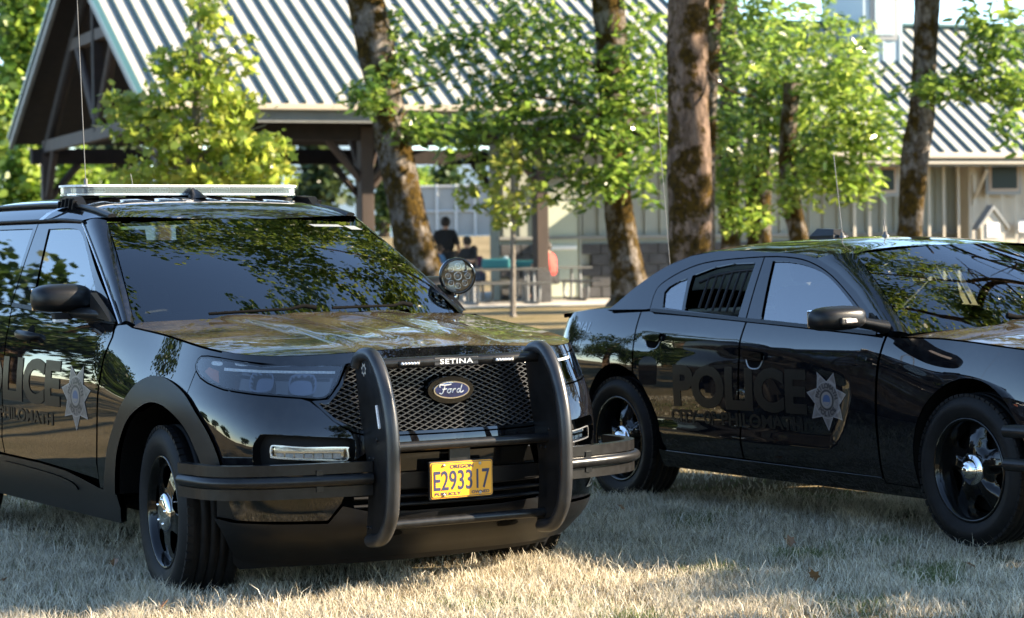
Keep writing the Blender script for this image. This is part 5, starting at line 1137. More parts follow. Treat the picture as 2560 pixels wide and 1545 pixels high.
def sprig_points(blobs, seed, per=9, spread=.16):
    """leaf positions gathered in sprigs inside ellipsoid blobs (cx,cy,cz,rx,ry,rz,number)"""
    r = np.random.default_rng(seed); out = []
    for (cx_, cy_, cz_, rx, ry, rz, nn_) in blobs:
        m = max(1, nn_ // per); u = r.normal(size=(m, 3)); u /= np.linalg.norm(u, axis=1)[:, None]; u *= (r.random(m) ** .45)[:, None]
        c = np.array([cx_, cy_, cz_]) + u * np.array([rx, ry, rz]); dr = r.normal(size=(m, 3)) * np.array([1, 1, .35]); dr /= np.linalg.norm(dr, axis=1)[:, None]
        t = r.random((m, per)) - .5; p = c[:, None] + dr[:, None] * (t * spread * 3)[:, :, None] + r.normal(size=(m, per, 3)) * spread * .35; p[:, :, 2] -= np.abs(t) * spread
        out.append(p.reshape(-1, 3))
    return np.concatenate(out, 0)
def trunk_mesh(name, path, radii, mat, parent, n=18, rough=.07, seed=0):
    r = random.Random(seed); P = smooth_poly(path, 6, False); k = len(P); m = len(radii); rad = CS([i / (m - 1) for i in range(m)], radii); V = []
    ph = [r.random() * 6.3 for _ in range(8)]
    for i, p in enumerate(P):
        t = Vector(P[min(i + 1, k - 1)]) - Vector(P[max(i - 1, 0)]); t.normalize(); a = Vector((1, 0, 0)); b = t.cross(a).normalized(); a = b.cross(t)
        for j in range(n):
            q = 2 * math.pi * j / n; rr = rad(i / (k - 1)) * (1 + rough * (math.sin(3 * q + ph[0] + i * .12) + .6 * math.sin(5 * q + ph[1] - i * .2) + .5 * math.sin(2 * q + ph[2] + i * .45)) + rough * .5 * r.uniform(-1, 1))
            V.append(Vector(p) + (a * math.cos(q) + b * math.sin(q)) * rr)
    F = [(i * n + j, i * n + (j + 1) % n, (i + 1) * n + (j + 1) % n, (i + 1) * n + j) for i in range(k - 1) for j in range(n)]
    return mesh_obj(name, V, F, mat, parent)
def limbs(parent, segs, mat, name='limb'):
    for s_ in segs:
        pts, r0, r1 = s_; P = smooth_poly(pts, 5, False); k = len(P); b = MB(); b.tube(P, [r0 + (r1 - r0) * i / (k - 1) for i in range(k)], 8); b.build(name, mat, parent)
def tree(name, label, base, path, radii, blobs, leafm, barkm, size=.15, kind='lance', droop=.6, seed=1, segs=(), group=None, spread=.16, per=9):
    """path, limbs and blobs are offsets from the base"""
    t = thing(name, label, 'tree', base, group=group); trunk_mesh('trunk', path, radii, barkm, t, seed=seed)
    if blobs:
        v_, f_ = leaf_cloud(sprig_points(blobs, seed, per, spread), kind, size, droop, seed + 50); big_mesh('crown', v_, f_, leafm, t)
    limbs(t, segs, barkm); return t
def px_tree(name, label, Y, pts, widths, blobs, leafm, barkm, segs=(), foot=None, **kw):
    """trunk and leaf masses measured on the photograph at distance Y; offsets are made relative to the foot of the trunk"""
    P = [at(x, y, Y + (pts[i][2] if len(pts[i]) > 2 else 0)) for i, (x, y, *_) in enumerate(pts)]; s = F_PX / 2560 * 2464 / Y
    last = P[-1]; bz = ground_z(0, Y); base = Vector((last.x + (foot or 0), last.y, bz)); P = P + [Vector((base.x, base.y, bz + .05)), Vector((base.x, base.y, bz - .2))]
    W = [w_ / s / 2 for w_ in widths]; W = W + [W[-1] * 1.15, W[-1] * 1.5]; P, W = P[::-1], W[::-1]
    B = []
    for (x, y, dy, rx, ry, rz, nn_) in blobs:
        c = at(x, y, Y + dy) - base; B.append((c.x, c.y, c.z, rx / s, ry, rz / s, nn_))
    S = []
    for (q, r0, r1) in segs: S.append(([tuple(at(x, y, Y + dy) - base) for x, y, dy in q], r0, r1))
    return tree(name, label, base, [tuple(p - base) for p in P], W, B, leafm, barkm, segs=S, **kw)
G1 = 'mature trees between the lawn and the pavilion'
px_tree('mature_tree', 'leaning mossy tree trunk in front of the pavilion eave', 42, [(850, -160), (868, -60), (890, 60), (912, 180), (935, 300), (962, 420), (988, 540), (1012, 640), (1030, 730)], [82, 86, 88, 84, 82, 84, 92, 100, 112],
        [(885, 225, -.8, 60, .6, 55, 302), (1010, 300, -.5, 85, .7, 45, 360), (930, 60, .2, 60, .6, 60, 158), (960, 150, -.4, 50, .5, 60, 187), (880, -140, 0, 330, 3.0, 80, 1800), (850, -420, 0, 420, 3.5, 160, 2160), (800, -800, 0, 350, 3.5, 180, 1800), (800, -1300, 0, 480, 4, 230, 2200), (860, -1800, 0, 480, 4, 230, 2200), (800, -2300, 0, 400, 4, 230, 1800)], 'ash_leaf', 'mossy_bark', seed=11, group=G1, size=.20,
        segs=[([(925, 240, 0), (985, 215, -.4), (1060, 200, -.6)], .035, .010), ([(905, 180, 0), (880, 220, -.5), (850, 240, -.8)], .025, .008)])
px_tree('mature_tree', 'mossy trunk standing before the pale green restroom door', 44, [(1448, -180), (1455, -60), (1468, 100), (1474, 250), (1482, 400), (1492, 520), (1506, 620), (1522, 730)], [74, 76, 78, 70, 66, 68, 78, 110],
        [(1240, 70, -.6, 190, 1.4, 90, 918), (1370, 200, -.4, 190, 1.4, 130, 1407), (1180, 240, -.8, 150, 1.0, 90, 703), (1290, 340, -.5, 170, 1.1, 80, 918), (1450, 330, -.9, 120, .8, 110, 765), (1390, 440, -.6, 90, .8, 60, 317), (1110, 330, -.4, 90, .7, 45, 256), (1530, 150, -.5, 90, .9, 160, 765), (1570, 380, -.2, 60, .8, 120, 367), (1480, 430, -1.2, 45, .4, 55, 158), (1060, 120, -.3, 110, .8, 90, 317), (1330, -120, 0, 420, 2.5, 110, 1958), (1400, -420, 0, 480, 3.5, 170, 2080), (1450, -800, 0, 400, 3.5, 180, 1591), (1450, -1300, 0, 480, 4, 230, 2200), (1510, -1800, 0, 480, 4, 230, 2200), (1450, -2300, 0, 400, 4, 230, 1800)], 'ash_leaf', 'mossy_bark', seed=12, group=G1, size=.20,
        segs=[([(1480, 300, 0), (1400, 250, -.5), (1300, 235, -.8), (1180, 225, -.9)], .06, .012), ([(1476, 200, 0), (1380, 130, -.5), (1260, 110, -.8)], .06, .012), ([(1482, 360, 0), (1400, 330, -.6), (1280, 330, -.7), (1150, 350, -.8)], .05, .010), ([(1490, 300, 0), (1560, 260, .2), (1600, 200, .3)], .05, .012), ([(1480, 420, 0), (1420, 440, -.5), (1360, 450, -.7)], .03, .008)])
px_tree('mature_tree', 'straight thick furrowed trunk rising behind the sedan boot', 36, [(1652, -220), (1654, -80), (1656, 80), (1660, 240), (1662, 400), (1663, 560), (1664, 720)], [96, 98, 96, 100, 104, 106, 118],
        [(1700, -160, 0, 330, 3, 90, 1872), (1750, -480, 0, 480, 3.5, 200, 2448), (1750, -900, 0, 380, 3.5, 180, 1872), (1750, -1300, 0, 480, 4, 230, 2200), (1810, -1800, 0, 480, 4, 230, 2200), (1750, -2300, 0, 400, 4, 230, 1800)], 'ash_leaf', 'furrowed_bark', seed=13, group=G1, size=.20, segs=[([(1680, 150, 0), (1750, 215, -.3), (1820, 235, -.5)], .03, .008)])
px_tree('mature_tree', 'dark second trunk half hidden behind the thickest trunk', 45, [(1722, -160), (1718, -40), (1708, 120), (1700, 300), (1697, 480), (1697, 700)], [58, 56, 52, 46, 46, 50], [(1800, 80, .3, 130, 1.3, 120, 1040), (1750, 300, .6, 90, 1.0, 120, 489), (1640, 220, 1.2, 80, .8, 220, 550)], 'ash_leaf', 'mossy_bark', seed=14, group=G1, size=.20)
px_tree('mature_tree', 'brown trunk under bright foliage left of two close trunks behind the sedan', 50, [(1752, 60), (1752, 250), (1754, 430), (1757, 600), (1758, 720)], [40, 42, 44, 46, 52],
        [(1830, 150, -.4, 150, 1.4, 130, 1285), (1760, 440, -.5, 90, .8, 90, 550), (1860, 330, -.6, 150, 1.2, 120, 1285), (1800, 520, -.6, 70, .6, 40, 201)], 'ash_leaf_light', 'mossy_bark', seed=15, group=G1, size=.20)
px_tree('mature_tree', 'brown trunk under bright foliage right of two close trunks behind the sedan', 50, [(1824, 200), (1826, 350), (1828, 480), (1829, 600), (1830, 720)], [54, 56, 60, 60, 66], [(1960, 90, -.3, 150, 1.3, 110, 1040), (1950, 250, -.5, 140, 1.3, 120, 1285)], 'ash_leaf_light', 'mossy_bark', seed=16, group=G1, size=.20)
px_tree('mature_tree', 'leaning sunlit mossy trunk with a side twig above the sedan roof', 46, [(1905, 200), (1895, 330), (1897, 430), (1908, 500), (1922, 570), (1930, 700)], [40, 42, 44, 46, 44, 52], [(2040, 200, -.5, 110, 1.1, 110, 1040), (2090, 320, -.6, 100, 1.0, 80, 795), (1990, 380, -.4, 120, 1.0, 90, 918), (1905, 450, -.7, 70, .6, 60, 293), (2050, 430, -.5, 70, .7, 50, 293)], 'ash_leaf_light', 'mossy_bark', seed=17, group=G1, size=.20,
        segs=[([(1912, 540, 0), (1890, 510, -.2), (1868, 480, -.3)], .025, .008), ([(1897, 400, 0), (1990, 300, -.4), (2080, 260, -.5)], .04, .01)])
px_tree('mature_tree', 'slim mossy trunk in front of the right hand roof', 40, [(2240, -160), (2232, -40), (2228, 80), (2222, 200), (2218, 290), (2205, 360), (2196, 480), (2188, 580), (2186, 720)], [66, 62, 58, 56, 66, 64, 60, 62, 70],
        [(2400, 70, -.3, 90, 1.0, 90, 648), (2430, 190, -.2, 60, .8, 80, 446), (2330, 190, -.4, 70, .6, 45, 273), (2240, 205, -.8, 50, .5, 40, 187), (2430, 300, -.2, 40, .5, 50, 115), (2300, -130, 0, 260, 2.5, 90, 1440), (2350, -480, 0, 420, 3.5, 200, 2160)], 'ash_leaf', 'mossy_bark', seed=18, group=G1, size=.20,
        segs=[([(2226, 190, 0), (2310, 200, -.3), (2400, 170, -.4)], .035, .01)])
px_tree('young_maple', 'young yellow green maple with a pointed crown behind the SUV roof', 33, [(480, -70), (478, 80), (474, 220), (470, 360), (468, 500), (468, 640), (468, 720)], [8, 14, 18, 24, 28, 30, 34],
        [(500, 30, 0, 48, .5, 66, 210), (490, 140, 0, 66, .6, 52, 210), (400, 150, -.1, 52, .5, 39, 140), (480, 230, 0, 132, .9, 52, 450), (290, 240, -.1, 44, .5, 30, 95), (340, 280, -.1, 88, .8, 44, 280), (560, 250, .1, 79, .8, 52, 280), (470, 330, -.2, 158, 1.0, 52, 550), (610, 350, 0, 79, .8, 61, 350), (400, 420, -.2, 114, .9, 52, 425), (560, 430, -.1, 123, .9, 48, 500), (660, 420, 0, 52, .6, 52, 180), (590, 130, 0, 22, .3, 52, 55)], 'maple_leaf', 'sapling_bark', seed=21, size=.125, kind='maple', droop=.45, spread=.12, per=6,
        segs=[([(474, 330, 0), (400, 270, -.1), (300, 235, -.1)], .03, .008), ([(472, 380, 0), (560, 330, .1), (640, 300, .1)], .03, .008), ([(476, 200, 0), (540, 150, 0), (590, 110, 0)], .018, .006), ([(470, 420, 0), (360, 370, -.2), (300, 330, -.2)], .03, .008)])
px_tree('young_maple', 'thin sapling with yellowing leaves before the picnic tables', 42.5, [(1232, 320), (1233, 420), (1234, 520), (1234, 620), (1234, 700), (1234, 762)], [7, 9, 11, 12, 13, 14],
        [(1200, 420, 0, 72, .5, 45, 138), (1150, 470, -.1, 58, .4, 31, 92), (1230, 500, 0, 54, .5, 45, 109), (1285, 470, 0, 40, .4, 40, 63), (1110, 455, -.1, 27, .3, 22, 25), (1200, 540, -.1, 36, .3, 22, 37), (1230, 370, 0, 45, .5, 36, 84)], 'yellow_leaf', 'sapling_bark', seed=22, size=.13, kind='maple', droop=.5, spread=.13, per=6)
# far trees
def far_tree(name, label, px, py, Y, wpx, top, leafm, n_, seed, group, size=.4, trunkw=.25, kind='round', base_py=None):
    s = F_PX / 2560 * 2464 / Y; c = at(px, 600, Y); gz = ground_z(0, Y); zt = at(px, top, Y).z - gz; rw = wpx / s / 2; h0 = zt * .12; r_ = random.Random(seed)
    B = []
    for i in range(9):
        f = (i + .5) / 9; a = r_.random() * 6.28; rr = rw * (.75 * math.sin(math.pi * min(1, .25 + .8 * f)) + .15); B.append((math.cos(a) * rw * .35 * (1 - f), math.sin(a) * rw * .4 * (1 - f), h0 + (zt - h0) * (.12 + .80 * f), rr * .75, rr * .75, zt * .13, n_ // 9))
    return tree(name, label, (c.x, c.y, gz), [(0, 0, -.2), (.05, 0, zt * .3), (0, .05, zt * .85)], [trunkw * 1.2, trunkw, trunkw * .2], B, leafm, 'dark_bark', size=size, kind=kind, droop=.3, seed=seed, group=group, spread=size * 1.1, per=8)
G2 = 'trees beyond the pavilion'
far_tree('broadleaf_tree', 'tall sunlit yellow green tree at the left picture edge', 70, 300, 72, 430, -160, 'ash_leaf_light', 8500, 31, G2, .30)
far_tree('broadleaf_tree', 'rounded bright bush tree low behind the left pavilion post', 60, 450, 66, 260, 330, 'ash_leaf_light', 3600, 32, G2, .24)
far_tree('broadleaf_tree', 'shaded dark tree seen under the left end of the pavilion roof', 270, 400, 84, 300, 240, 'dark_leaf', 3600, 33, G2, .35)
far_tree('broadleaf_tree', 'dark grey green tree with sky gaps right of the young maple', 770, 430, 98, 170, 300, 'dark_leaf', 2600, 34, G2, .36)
far_tree('conifer_tree', 'slender pale conifer between pavilion post and leaning trunk', 925, 450, 130, 60, 390, 'oak_leaf', 1200, 36, G2, .36)
far_tree('broadleaf_tree', 'light green rounded tree above the far court fence', 1010, 450, 125, 70, 400, 'ash_leaf_light', 1200, 37, G2, .4)
far_tree('broadleaf_tree', 'blue green tree behind the far court fence', 1080, 440, 140, 110, 385, 'oak_leaf', 1800, 38, G2, .45)
far_tree('broadleaf_tree', 'dark tree behind the thin sapling', 1240, 470, 105, 150, 380, 'dark_leaf', 2200, 39, G2, .36)
# distant hills
V = []; F = []; nh = 60
for i in range(nh + 1):
    x = -420 + 840 * i / nh; h_ = 34 + 14 * math.sin(i * .31) + 7 * math.sin(i * .83 + 1) + 3 * math.sin(i * 1.9)
    V += [(x, 700, -5), (x, 760, h_ * .6), (x, 900, h_), (x, 1100, h_ * .8)]
for i in range(nh):
    for j in range(3): F.append((4 * i + j, 4 * i + 4 + j, 4 * i + 5 + j, 4 * i + 1 + j))
simple('hazy_hill', (.10, .16, .20), .95, var=.2, vscale=.05)  # distance haze put into the blue hill colour
tag(mesh_obj('hills', V, F, 'hazy_hill'), 'hazy blue wooded hills on the horizon', None, None, 'structure')
# ------------------------------------------------------------------ pavilion (local x along the eave, y into the building)
TH = R(22); PB = Vector((.664, 52.489, .33))
def Pm(name, label, cat, kind=None, group=None):
    o = thing(name, label, cat, PB, (0, 0, TH), group)
    if kind: o['kind'] = kind
    return o
X0, X1, YE, YR, YB, ZE, ZR = -9.2, 5.2, -1.1, 6.15, 14.4, 4.29, 8.30     # eave line, ridge, heights above the slab
slab = MB(); slab.box((-1.0, 6.2, -.14), (18.5, 17.5, .26)); slab.box((11.0, -.4, -.16), (12.0, 4.4, .24)); so_ = slab.build('pavement', 'concrete', None); so_.location = PB; so_.rotation_euler = (0, 0, TH); tag(so_, 'concrete slab under and around the picnic pavilion', None, None, 'structure')
mu = MB(); mu.box((-1.5, -4.0, -.10), (16, 2.6, .12)); mo_ = mu.build('planting_bed', 'mulch', None); mo_.location = PB; mo_.rotation_euler = (0, 0, TH); tag(mo_, 'brown mulch strip along the pavilion front', None, None, 'structure')
pav = Pm('picnic_pavilion', 'open timber picnic pavilion with standing seam metal roof, sun glare put in its colour', 'pavilion')
def slope_panel(name, xa, xb, ya, za, yb, zb, th, mat, parent):
    L = math.hypot(yb - ya, zb - za); ny, nz = -(zb - za) / L, (yb - ya) / L
    if nz < 0: ny, nz = -ny, -nz
    V = [(xa, ya, za), (xb, ya, za), (xb, yb, zb), (xa, yb, zb)]; V = V + [(x, y + ny * th, z + nz * th) for x, y, z in V]
    return mesh_obj(name, V, [(3, 2, 1, 0), (4, 5, 6, 7), (0, 1, 5, 4), (1, 2, 6, 5), (2, 3, 7, 6), (3, 0, 4, 7)], mat, parent, False)
def seam_roof(parent, xa, xb, ya, za, yb, zb, pitch, first=True):
    n_ = int(round((xb - xa) / pitch)); w_ = (xb - xa) / n_
    p0 = slope_panel('roof_panel', 0, w_ - .012, ya, za, yb, zb, .03, 'roof_metal_glare', parent); p0.location.x = xa
    L = math.hypot(yb - ya, zb - za); ny, nz = -(zb - za) / L * (1 if yb > ya else -1), abs(yb - ya) / L
    r0 = slope_panel('shaded_roof_rib', -.036, .036, ya + ny * .028, za + nz * .028, yb + ny * .028, zb + nz * .028, .055, 'shaded_roof_rib', parent); r0.location.x = xa
    for i in range(1, n_ + 1):
        if i < n_: c = p0.copy(); COL.objects.link(c); c.location.x = xa + i * w_
        c = r0.copy(); COL.objects.link(c); c.location.x = xa + i * w_
seam_roof(pav, X0, X1, YE, ZE, YR, ZR, .375)
slope_panel('rear_roof_slope', X0, X1, YB, ZE, YR, ZR, .05, 'roof_trim_teal', pav)
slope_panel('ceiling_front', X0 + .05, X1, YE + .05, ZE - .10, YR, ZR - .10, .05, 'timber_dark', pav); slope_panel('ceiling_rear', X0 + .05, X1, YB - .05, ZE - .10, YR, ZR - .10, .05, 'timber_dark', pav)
for (ya, yb) in ((YE, YR), (YB, YR)):
    L = math.hypot(yb - ya, ZR - ZE); b = MB(); a = math.atan2(ZR - ZE, yb - ya)
    b.add([(X0 - .04, ya, ZE - .22), (X0 - .04, ya, ZE + .03), (X0 - .04, yb, ZR + .03), (X0 - .04, yb, ZR - .22), (X0 + .06, ya, ZE - .22), (X0 + .06, ya, ZE + .03), (X0 + .06, yb, ZR + .03), (X0 + .06, yb, ZR - .22)], [(0, 1, 2, 3), (7, 6, 5, 4), (0, 4, 5, 1), (1, 5, 6, 2), (2, 6, 7, 3), (3, 7, 4, 0)]); b.build('barge_board', 'fascia_grey', pav)
    b = MB(); b.add([(X0 - .09, ya, ZE + .03), (X0 - .09, ya, ZE + .12), (X0 - .09, yb, ZR + .12), (X0 - .09, yb, ZR + .03), (X0 + .05, ya, ZE + .03), (X0 + .05, ya, ZE + .12), (X0 + .05, yb, ZR + .12), (X0 + .05, yb, ZR + .03)], [(0, 1, 2, 3), (7, 6, 5, 4), (0, 4, 5, 1), (1, 5, 6, 2), (2, 6, 7, 3), (3, 7, 4, 0)]); b.build('verge_trim', 'roof_trim_teal', pav)
b = MB(); b.box(((X0 + X1) / 2, YE - .06, ZE - .05), (X1 - X0, .12, .12), None, 0, .02); b.build('gutter', 'gutter_beige', pav)
b = MB(); b.box(((X0 + X1) / 2, YE + .05, ZE - .24), (X1 - X0, .05, .26)); b.build('fascia', 'fascia_grey', pav)
posts = [-8.6, -4.1, 0, 4.1]
for y_, nm in ((0, 'front'), (12.6, 'rear')):
    for x in posts:
        b = MB(); b.box((x, y_, 2.05), (.29, .29, 3.7), None, 0, .02); po = b.build('post', 'timber_brown', pav)
        b = MB(); b.box((x, y_, .35), (.36, .36, .70), None, 0, .02); b.build('post_base', 'stone_dark', po)
        for s_ in (-1, 1):
            if X0 < x + s_ * .9 < X1:
                b = MB(); b.tube([(x + s_ * .10, y_, 2.75), (x + s_ * .85, y_, 3.62)], .10, 4); b.build('knee_brace', 'timber_brown', po)
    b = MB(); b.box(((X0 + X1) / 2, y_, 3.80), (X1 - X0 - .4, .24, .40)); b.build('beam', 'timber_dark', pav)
for x in posts:
    b = MB(); b.box((x, 6.3, 4.05), (.22, 12.6, .30)); tb = b.build('tie_beam', 'timber_brown', pav)
    b = MB(); b.box((x, YR, 6.1), (.24, .24, 4.0)); b.build('king_post', 'timber_dark', tb)
    b = MB(); b.box((x, YR, 6.35), (.20, 5.6, .26)); b.build('collar_beam', 'timber_brown', tb)
    for s_ in (-1, 1):
        b = MB(); b.tube([(x, YR + s_ * .2, 4.4), (x, YR + s_ * 2.0, 6.2)], .13, 4); b.build('strut', 'timber_brown', tb)
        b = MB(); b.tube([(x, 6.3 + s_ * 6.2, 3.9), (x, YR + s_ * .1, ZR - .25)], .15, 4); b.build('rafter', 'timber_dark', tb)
        b = MB(); b.tube([(x, 6.3 + s_ * 6.15, 2.75), (x, 6.3 + s_ * 5.2, 3.90)], .10, 4); b.build('knee_brace', 'timber_brown', tb)
# closed room under and beyond the pavilion: board and batten wall, stone base, door
room = Pm('restroom_building', 'grey green board and batten building at the right end of the pavilion', 'building')
WY = 3.0
b = MB(); b.box((6.55, WY + .3, 1.95), (12.7, .6, 3.9)); b.build('wall', 'siding_grey', room)
for i in range(31):
    x = .32 + i * .41
    if 1.22 < x < 2.28: continue
    b = MB(); b.box((x, WY - .025, 2.72), (.065, .05, 2.40)); b.build('batten', 'siding_grey', room)
for (xa, xb) in ((.20, 1.22), (2.28, 12.9)):
    n_ = max(1, int((xb - xa) / .5))
    for r_ in range(5):
        for i in range(n_):
            w_ = (xb - xa) / n_; off = (r_ % 2) * w_ * .5; a = xa + i * w_ + off; e_ = min(xb, a + w_ - .015)
            if a < xb - .05:
                b = MB(); b.box(((a + e_) / 2, WY - .05 - .008 * ((i * 7 + r_ * 3) % 3), .14 + r_ * .26), (e_ - a, .10, .245), None, 0, .012); b.build('stone', 'stone_dark', room)
b = MB(); b.box((6.5, WY - .06, 1.46), (12.7, .16, .07)); b.build('stone_cap', 'fascia_grey', room)
b = MB(); b.box((1.75, WY - .03, 1.20), (.92, .06, 2.30), None, 0, .01); do = b.build('door', 'door_green', room)
b = MB(); b.box((1.75, WY - .10, 1.22), (.78, .07, .10), None, 0, .02); b.build('push_bar', 'door_white', do)
b = MB()
for (x, w_, z, h_) in ((1.25, .07, 1.22, 2.44), (2.25, .07, 1.22, 2.44)): b.box((x, WY - .04, z), (w_, .10, h_))
b.box((1.75, WY - .04, 2.41), (1.07, .10, .08)); b.build('door_frame', 'siding_grey', do)
b = MB(); b.box((1.85, WY - .16, 2.95), (.30, .24, .14), None, 0, .03); b.build('wall_lamp', 'bin_dark', room)
# lower wing to the right
wing = Pm('park_hall', 'beige board and batten hall with metal roof striped by painted glare and shade, and blue dormer', 'building')
WX0, WX1, WYW, WE = 5.6, 25.0, 2.3, 3.28
wy0 = 1.35; wyr, wzr = 7.4, 7.15
b = MB(); b.box(((WX0 + WX1) / 2 + 3.6, WYW + 4.6, 1.6), (WX1 - WX0 - 7.2, 9.0, 3.3)); b.build('wall', 'siding_beige', wing)
for i in range(30):
    b = MB(); b.box((9.35 + i * .43, WYW - .11, 1.65), (.06, .022, 3.3)); b.build('batten', 'siding_beige', wing)
seam_roof(wing, WX0, WX1, wy0, WE + .12, wyr, wzr, .41)
slope_panel('rear_roof_slope', WX0, WX1, 13.4, WE + .1, wyr, wzr, .05, 'roof_trim_teal', wing)
b = MB(); b.box(((WX0 + WX1) / 2, wy0 - .06, WE + .08), (WX1 - WX0, .13, .13), None, 0, .02); b.build('gutter', 'gutter_beige', wing)
b = MB(); b.box(((WX0 + WX1) / 2, wy0 + .05, WE - .08), (WX1 - WX0, .05, .22)); b.build('fascia', 'fascia_grey', wing)
b = MB(); b.box(((WX0 + WX1) / 2, (wy0 + WYW) / 2, WE - .10), (WX1 - WX0, 1.2, .05)); b.build('soffit', 'siding_beige', wing)
b = MB(); b.box(((WX0 + WX1) / 2, wyr, wzr + .06), (WX1 - WX0, .4, .10), None, 0, .03); b.build('ridge_cap', 'roof_trim_teal', wing)
def local_x(px, py, yl):
    """local x on the plane y = yl of the pavilion frame seen at a photograph column"""
    n = Vector((-math.sin(TH), math.cos(TH), 0)); o = PB + n * yl; k = 2560 / 2464; d = _m @ Vector(((px * k - 1280) / F_PX, 1, -(py * k - 772.5) / F_PX)); t = (n.dot(o) - n.y * 0 - n.dot(Vector((0, 0, CAM_H)))) / n.dot(d); p = Vector((0, 0, CAM_H)) + d * t
    return (p - PB).dot(Vector((math.cos(TH), math.sin(TH), 0))), p.z - PB.z
for (pa, pb_) in (((2372, 398), (2440, 458)), ((2092, 405), (2145, 462))):
    (xa, za), (xb, zb) = local_x(*pa, WYW), local_x(*pb_, WYW)
    b = MB(); b.box(((xa + xb) / 2, WYW - .14, (za + zb) / 2), (xb - xa + .22, .05, za - zb + .22)); wo = b.build('window', 'window_trim_grey', wing)
    b = MB(); b.box(((xa + xb) / 2, WYW - .175, (za + zb) / 2), (xb - xa + .04, .04, za - zb + .04)); b.build('window_frame', 'window_frame_tan', wo)
    b = MB(); b.box(((xa + xb) / 2, WYW - .20, (za + zb) / 2), (xb - xa - .08, .02, za - zb - .08)); b.build('pane', 'window_pane', wo)
xa, za = local_x(2335, 420, WYW)
b = MB(); b.tube([(xa, WYW - .13, WE - 1.0), (xa, WYW - .75, WE - .28)], .055, 4); b.box((xa, WYW - .14, WE - .75), (.09, .09, .75)); b.build('eave_bracket', 'siding_beige', wing)
# dormer
xa, za = local_x(2073, 60, 5.6); xb, zb = local_x(2166, 60, 5.6)
b = MB(); b.box(((xa + xb) / 2, 6.6, 7.3), (xb - xa, 2.2, 3.6)); dm = b.build('dormer', 'dormer_blue', wing)
b = MB(); b.box(((xa + xb) / 2, 5.47, 5.62), (xb - xa + .2, .10, .10)); b.build('dormer_sill', 'gutter_beige', dm)
b = MB(); b.box(((xa + xb) / 2 + .02, 5.48, 7.45), ((xb - xa) * .66, .06, 1.7)); dw = b.build('dormer_window', 'window_trim_grey', dm)
b = MB(); b.box(((xa + xb) / 2 + .02, 5.44, 7.45), ((xb - xa) * .5, .03, 1.45)); b.build('dormer_sky_pane', 'dormer_blue', dw)  # light blue pane colour stands in for the mirrored sky
for i in range(3):
    b = MB(); b.box((xa + .08 + i * (xb - xa - .16) / 2, 5.485, 6.2), (.06, .04, 1.1)); b.build('dormer_batten', 'dormer_blue', dm)
# notice box with a little roof, standing by the wall
xa, za = local_x(2385, 600, 1.0)
nb = Pm('notice_box', 'small house shaped notice box with white paper by the beige wall', 'notice box')
b = MB(); b.prism([(-.34, 0), (.34, 0), (.34, 1.62), (0, 2.02), (-.34, 1.62)], .18, O=(xa, 1.10, 0)); b.build('cabinet', 'siding_beige', nb)
for s_ in (-1, 1):
    b = MB(); b.prism([(s_ * .46, 1.50), (s_ * .44, 1.58), (0, 2.12), (0, 2.02)], .30, O=(xa, 1.16, 0)); b.build('roof_board', 'window_trim_grey', nb)
b = MB(); b.box((xa, .90, 1.50), (.36, .02, .36)); b.build('notice', 'notice_paper', nb)
xa2, za2 = local_x(2455, 545, WYW)
b = MB(); b.box((xa2, WYW - .15, za2), (.30, .02, .28)); o = b.build('wall_notice', 'notice_paper', None); o.location = PB; o.rotation_euler = (0, 0, TH); tag(o, 'white notice fixed to the beige wall at the right edge', 'notice')
# far court fence with windscreen cloth
cf = thing('court_fence', 'tall grey screened sports court fence across the field', 'fence')
for i in range(12):
    p = at(960 + i * 46, 560, 96); b = MB(); b.tube([(p.x, 96, 2.1), (p.x, 96, 4.3)], .045, 8); b.build('fence_post', 'fence_post', cf)
    if i < 11:
        q = at(960 + (i + 1) * 46, 560, 96); b = MB(); b.box(((p.x + q.x) / 2, 96.08, 3.2), (q.x - p.x - .06, .03, 2.0)); b.build('screen_panel', 'fence_screen', cf)
b = MB(); p, q = at(960, 560, 96), at(1466, 560, 96); b.tube([(p.x, 96, 4.22), (q.x, 96, 4.22)], .04, 8); b.build('top_rail', 'fence_post', cf)
b = MB(); b.tube([(p.x, 96, 3.2), (q.x, 96, 3.2)], .035, 8); b.build('middle_rail', 'fence_post', cf)
# picnic tables
def picnic_table(label, px, py, Y, rz):
    c = at(px, py, Y); t = thing('picnic_table', label, 'picnic table', (c.x, c.y, PB.z), (0, 0, rz), 'picnic tables in the pavilion')
    for i in range(5):
        b = MB(); b.box((0, -.31 + i * .155, .75), (1.9, .145, .045), None, 0, .006); b.build('top_plank', 'table_wood', t)
    for s_ in (-1, 1):
        for k in (0, 1): b = MB(); b.box((0, s_ * (.68 + .15 * k), .45), (1.9, .14, .045), None, 0, .006); b.build('seat_plank', 'table_wood', t)
        b = MB(); x = s_ * .68; b.tube(smooth_poly([(x, -.75, .42), (x, -.72, .10), (x, -.5, .02), (x, .5, .02), (x, .72, .10), (x, .75, .42)], 5, False), .035, 8); b.tube([(x, -.25, .72), (x, -.30, .02)], .035, 8); b.tube([(x, .25, .72), (x, .30, .02)], .035, 8); b.tube([(x, -.8, .42), (x, .8, .42)], .03, 8); b.build('leg_frame', 'table_steel', t)
    return t
t1 = picnic_table('dark picnic table with curved steel legs left of the brown post', 1205, 690, 51.5, R(14)); t2 = picnic_table('dark picnic table partly hidden behind the brown post', 1320, 690, 54.5, R(20)); t3 = picnic_table('picnic table beside the leaning trunk with seated family', 1085, 690, 54.0, R(30))
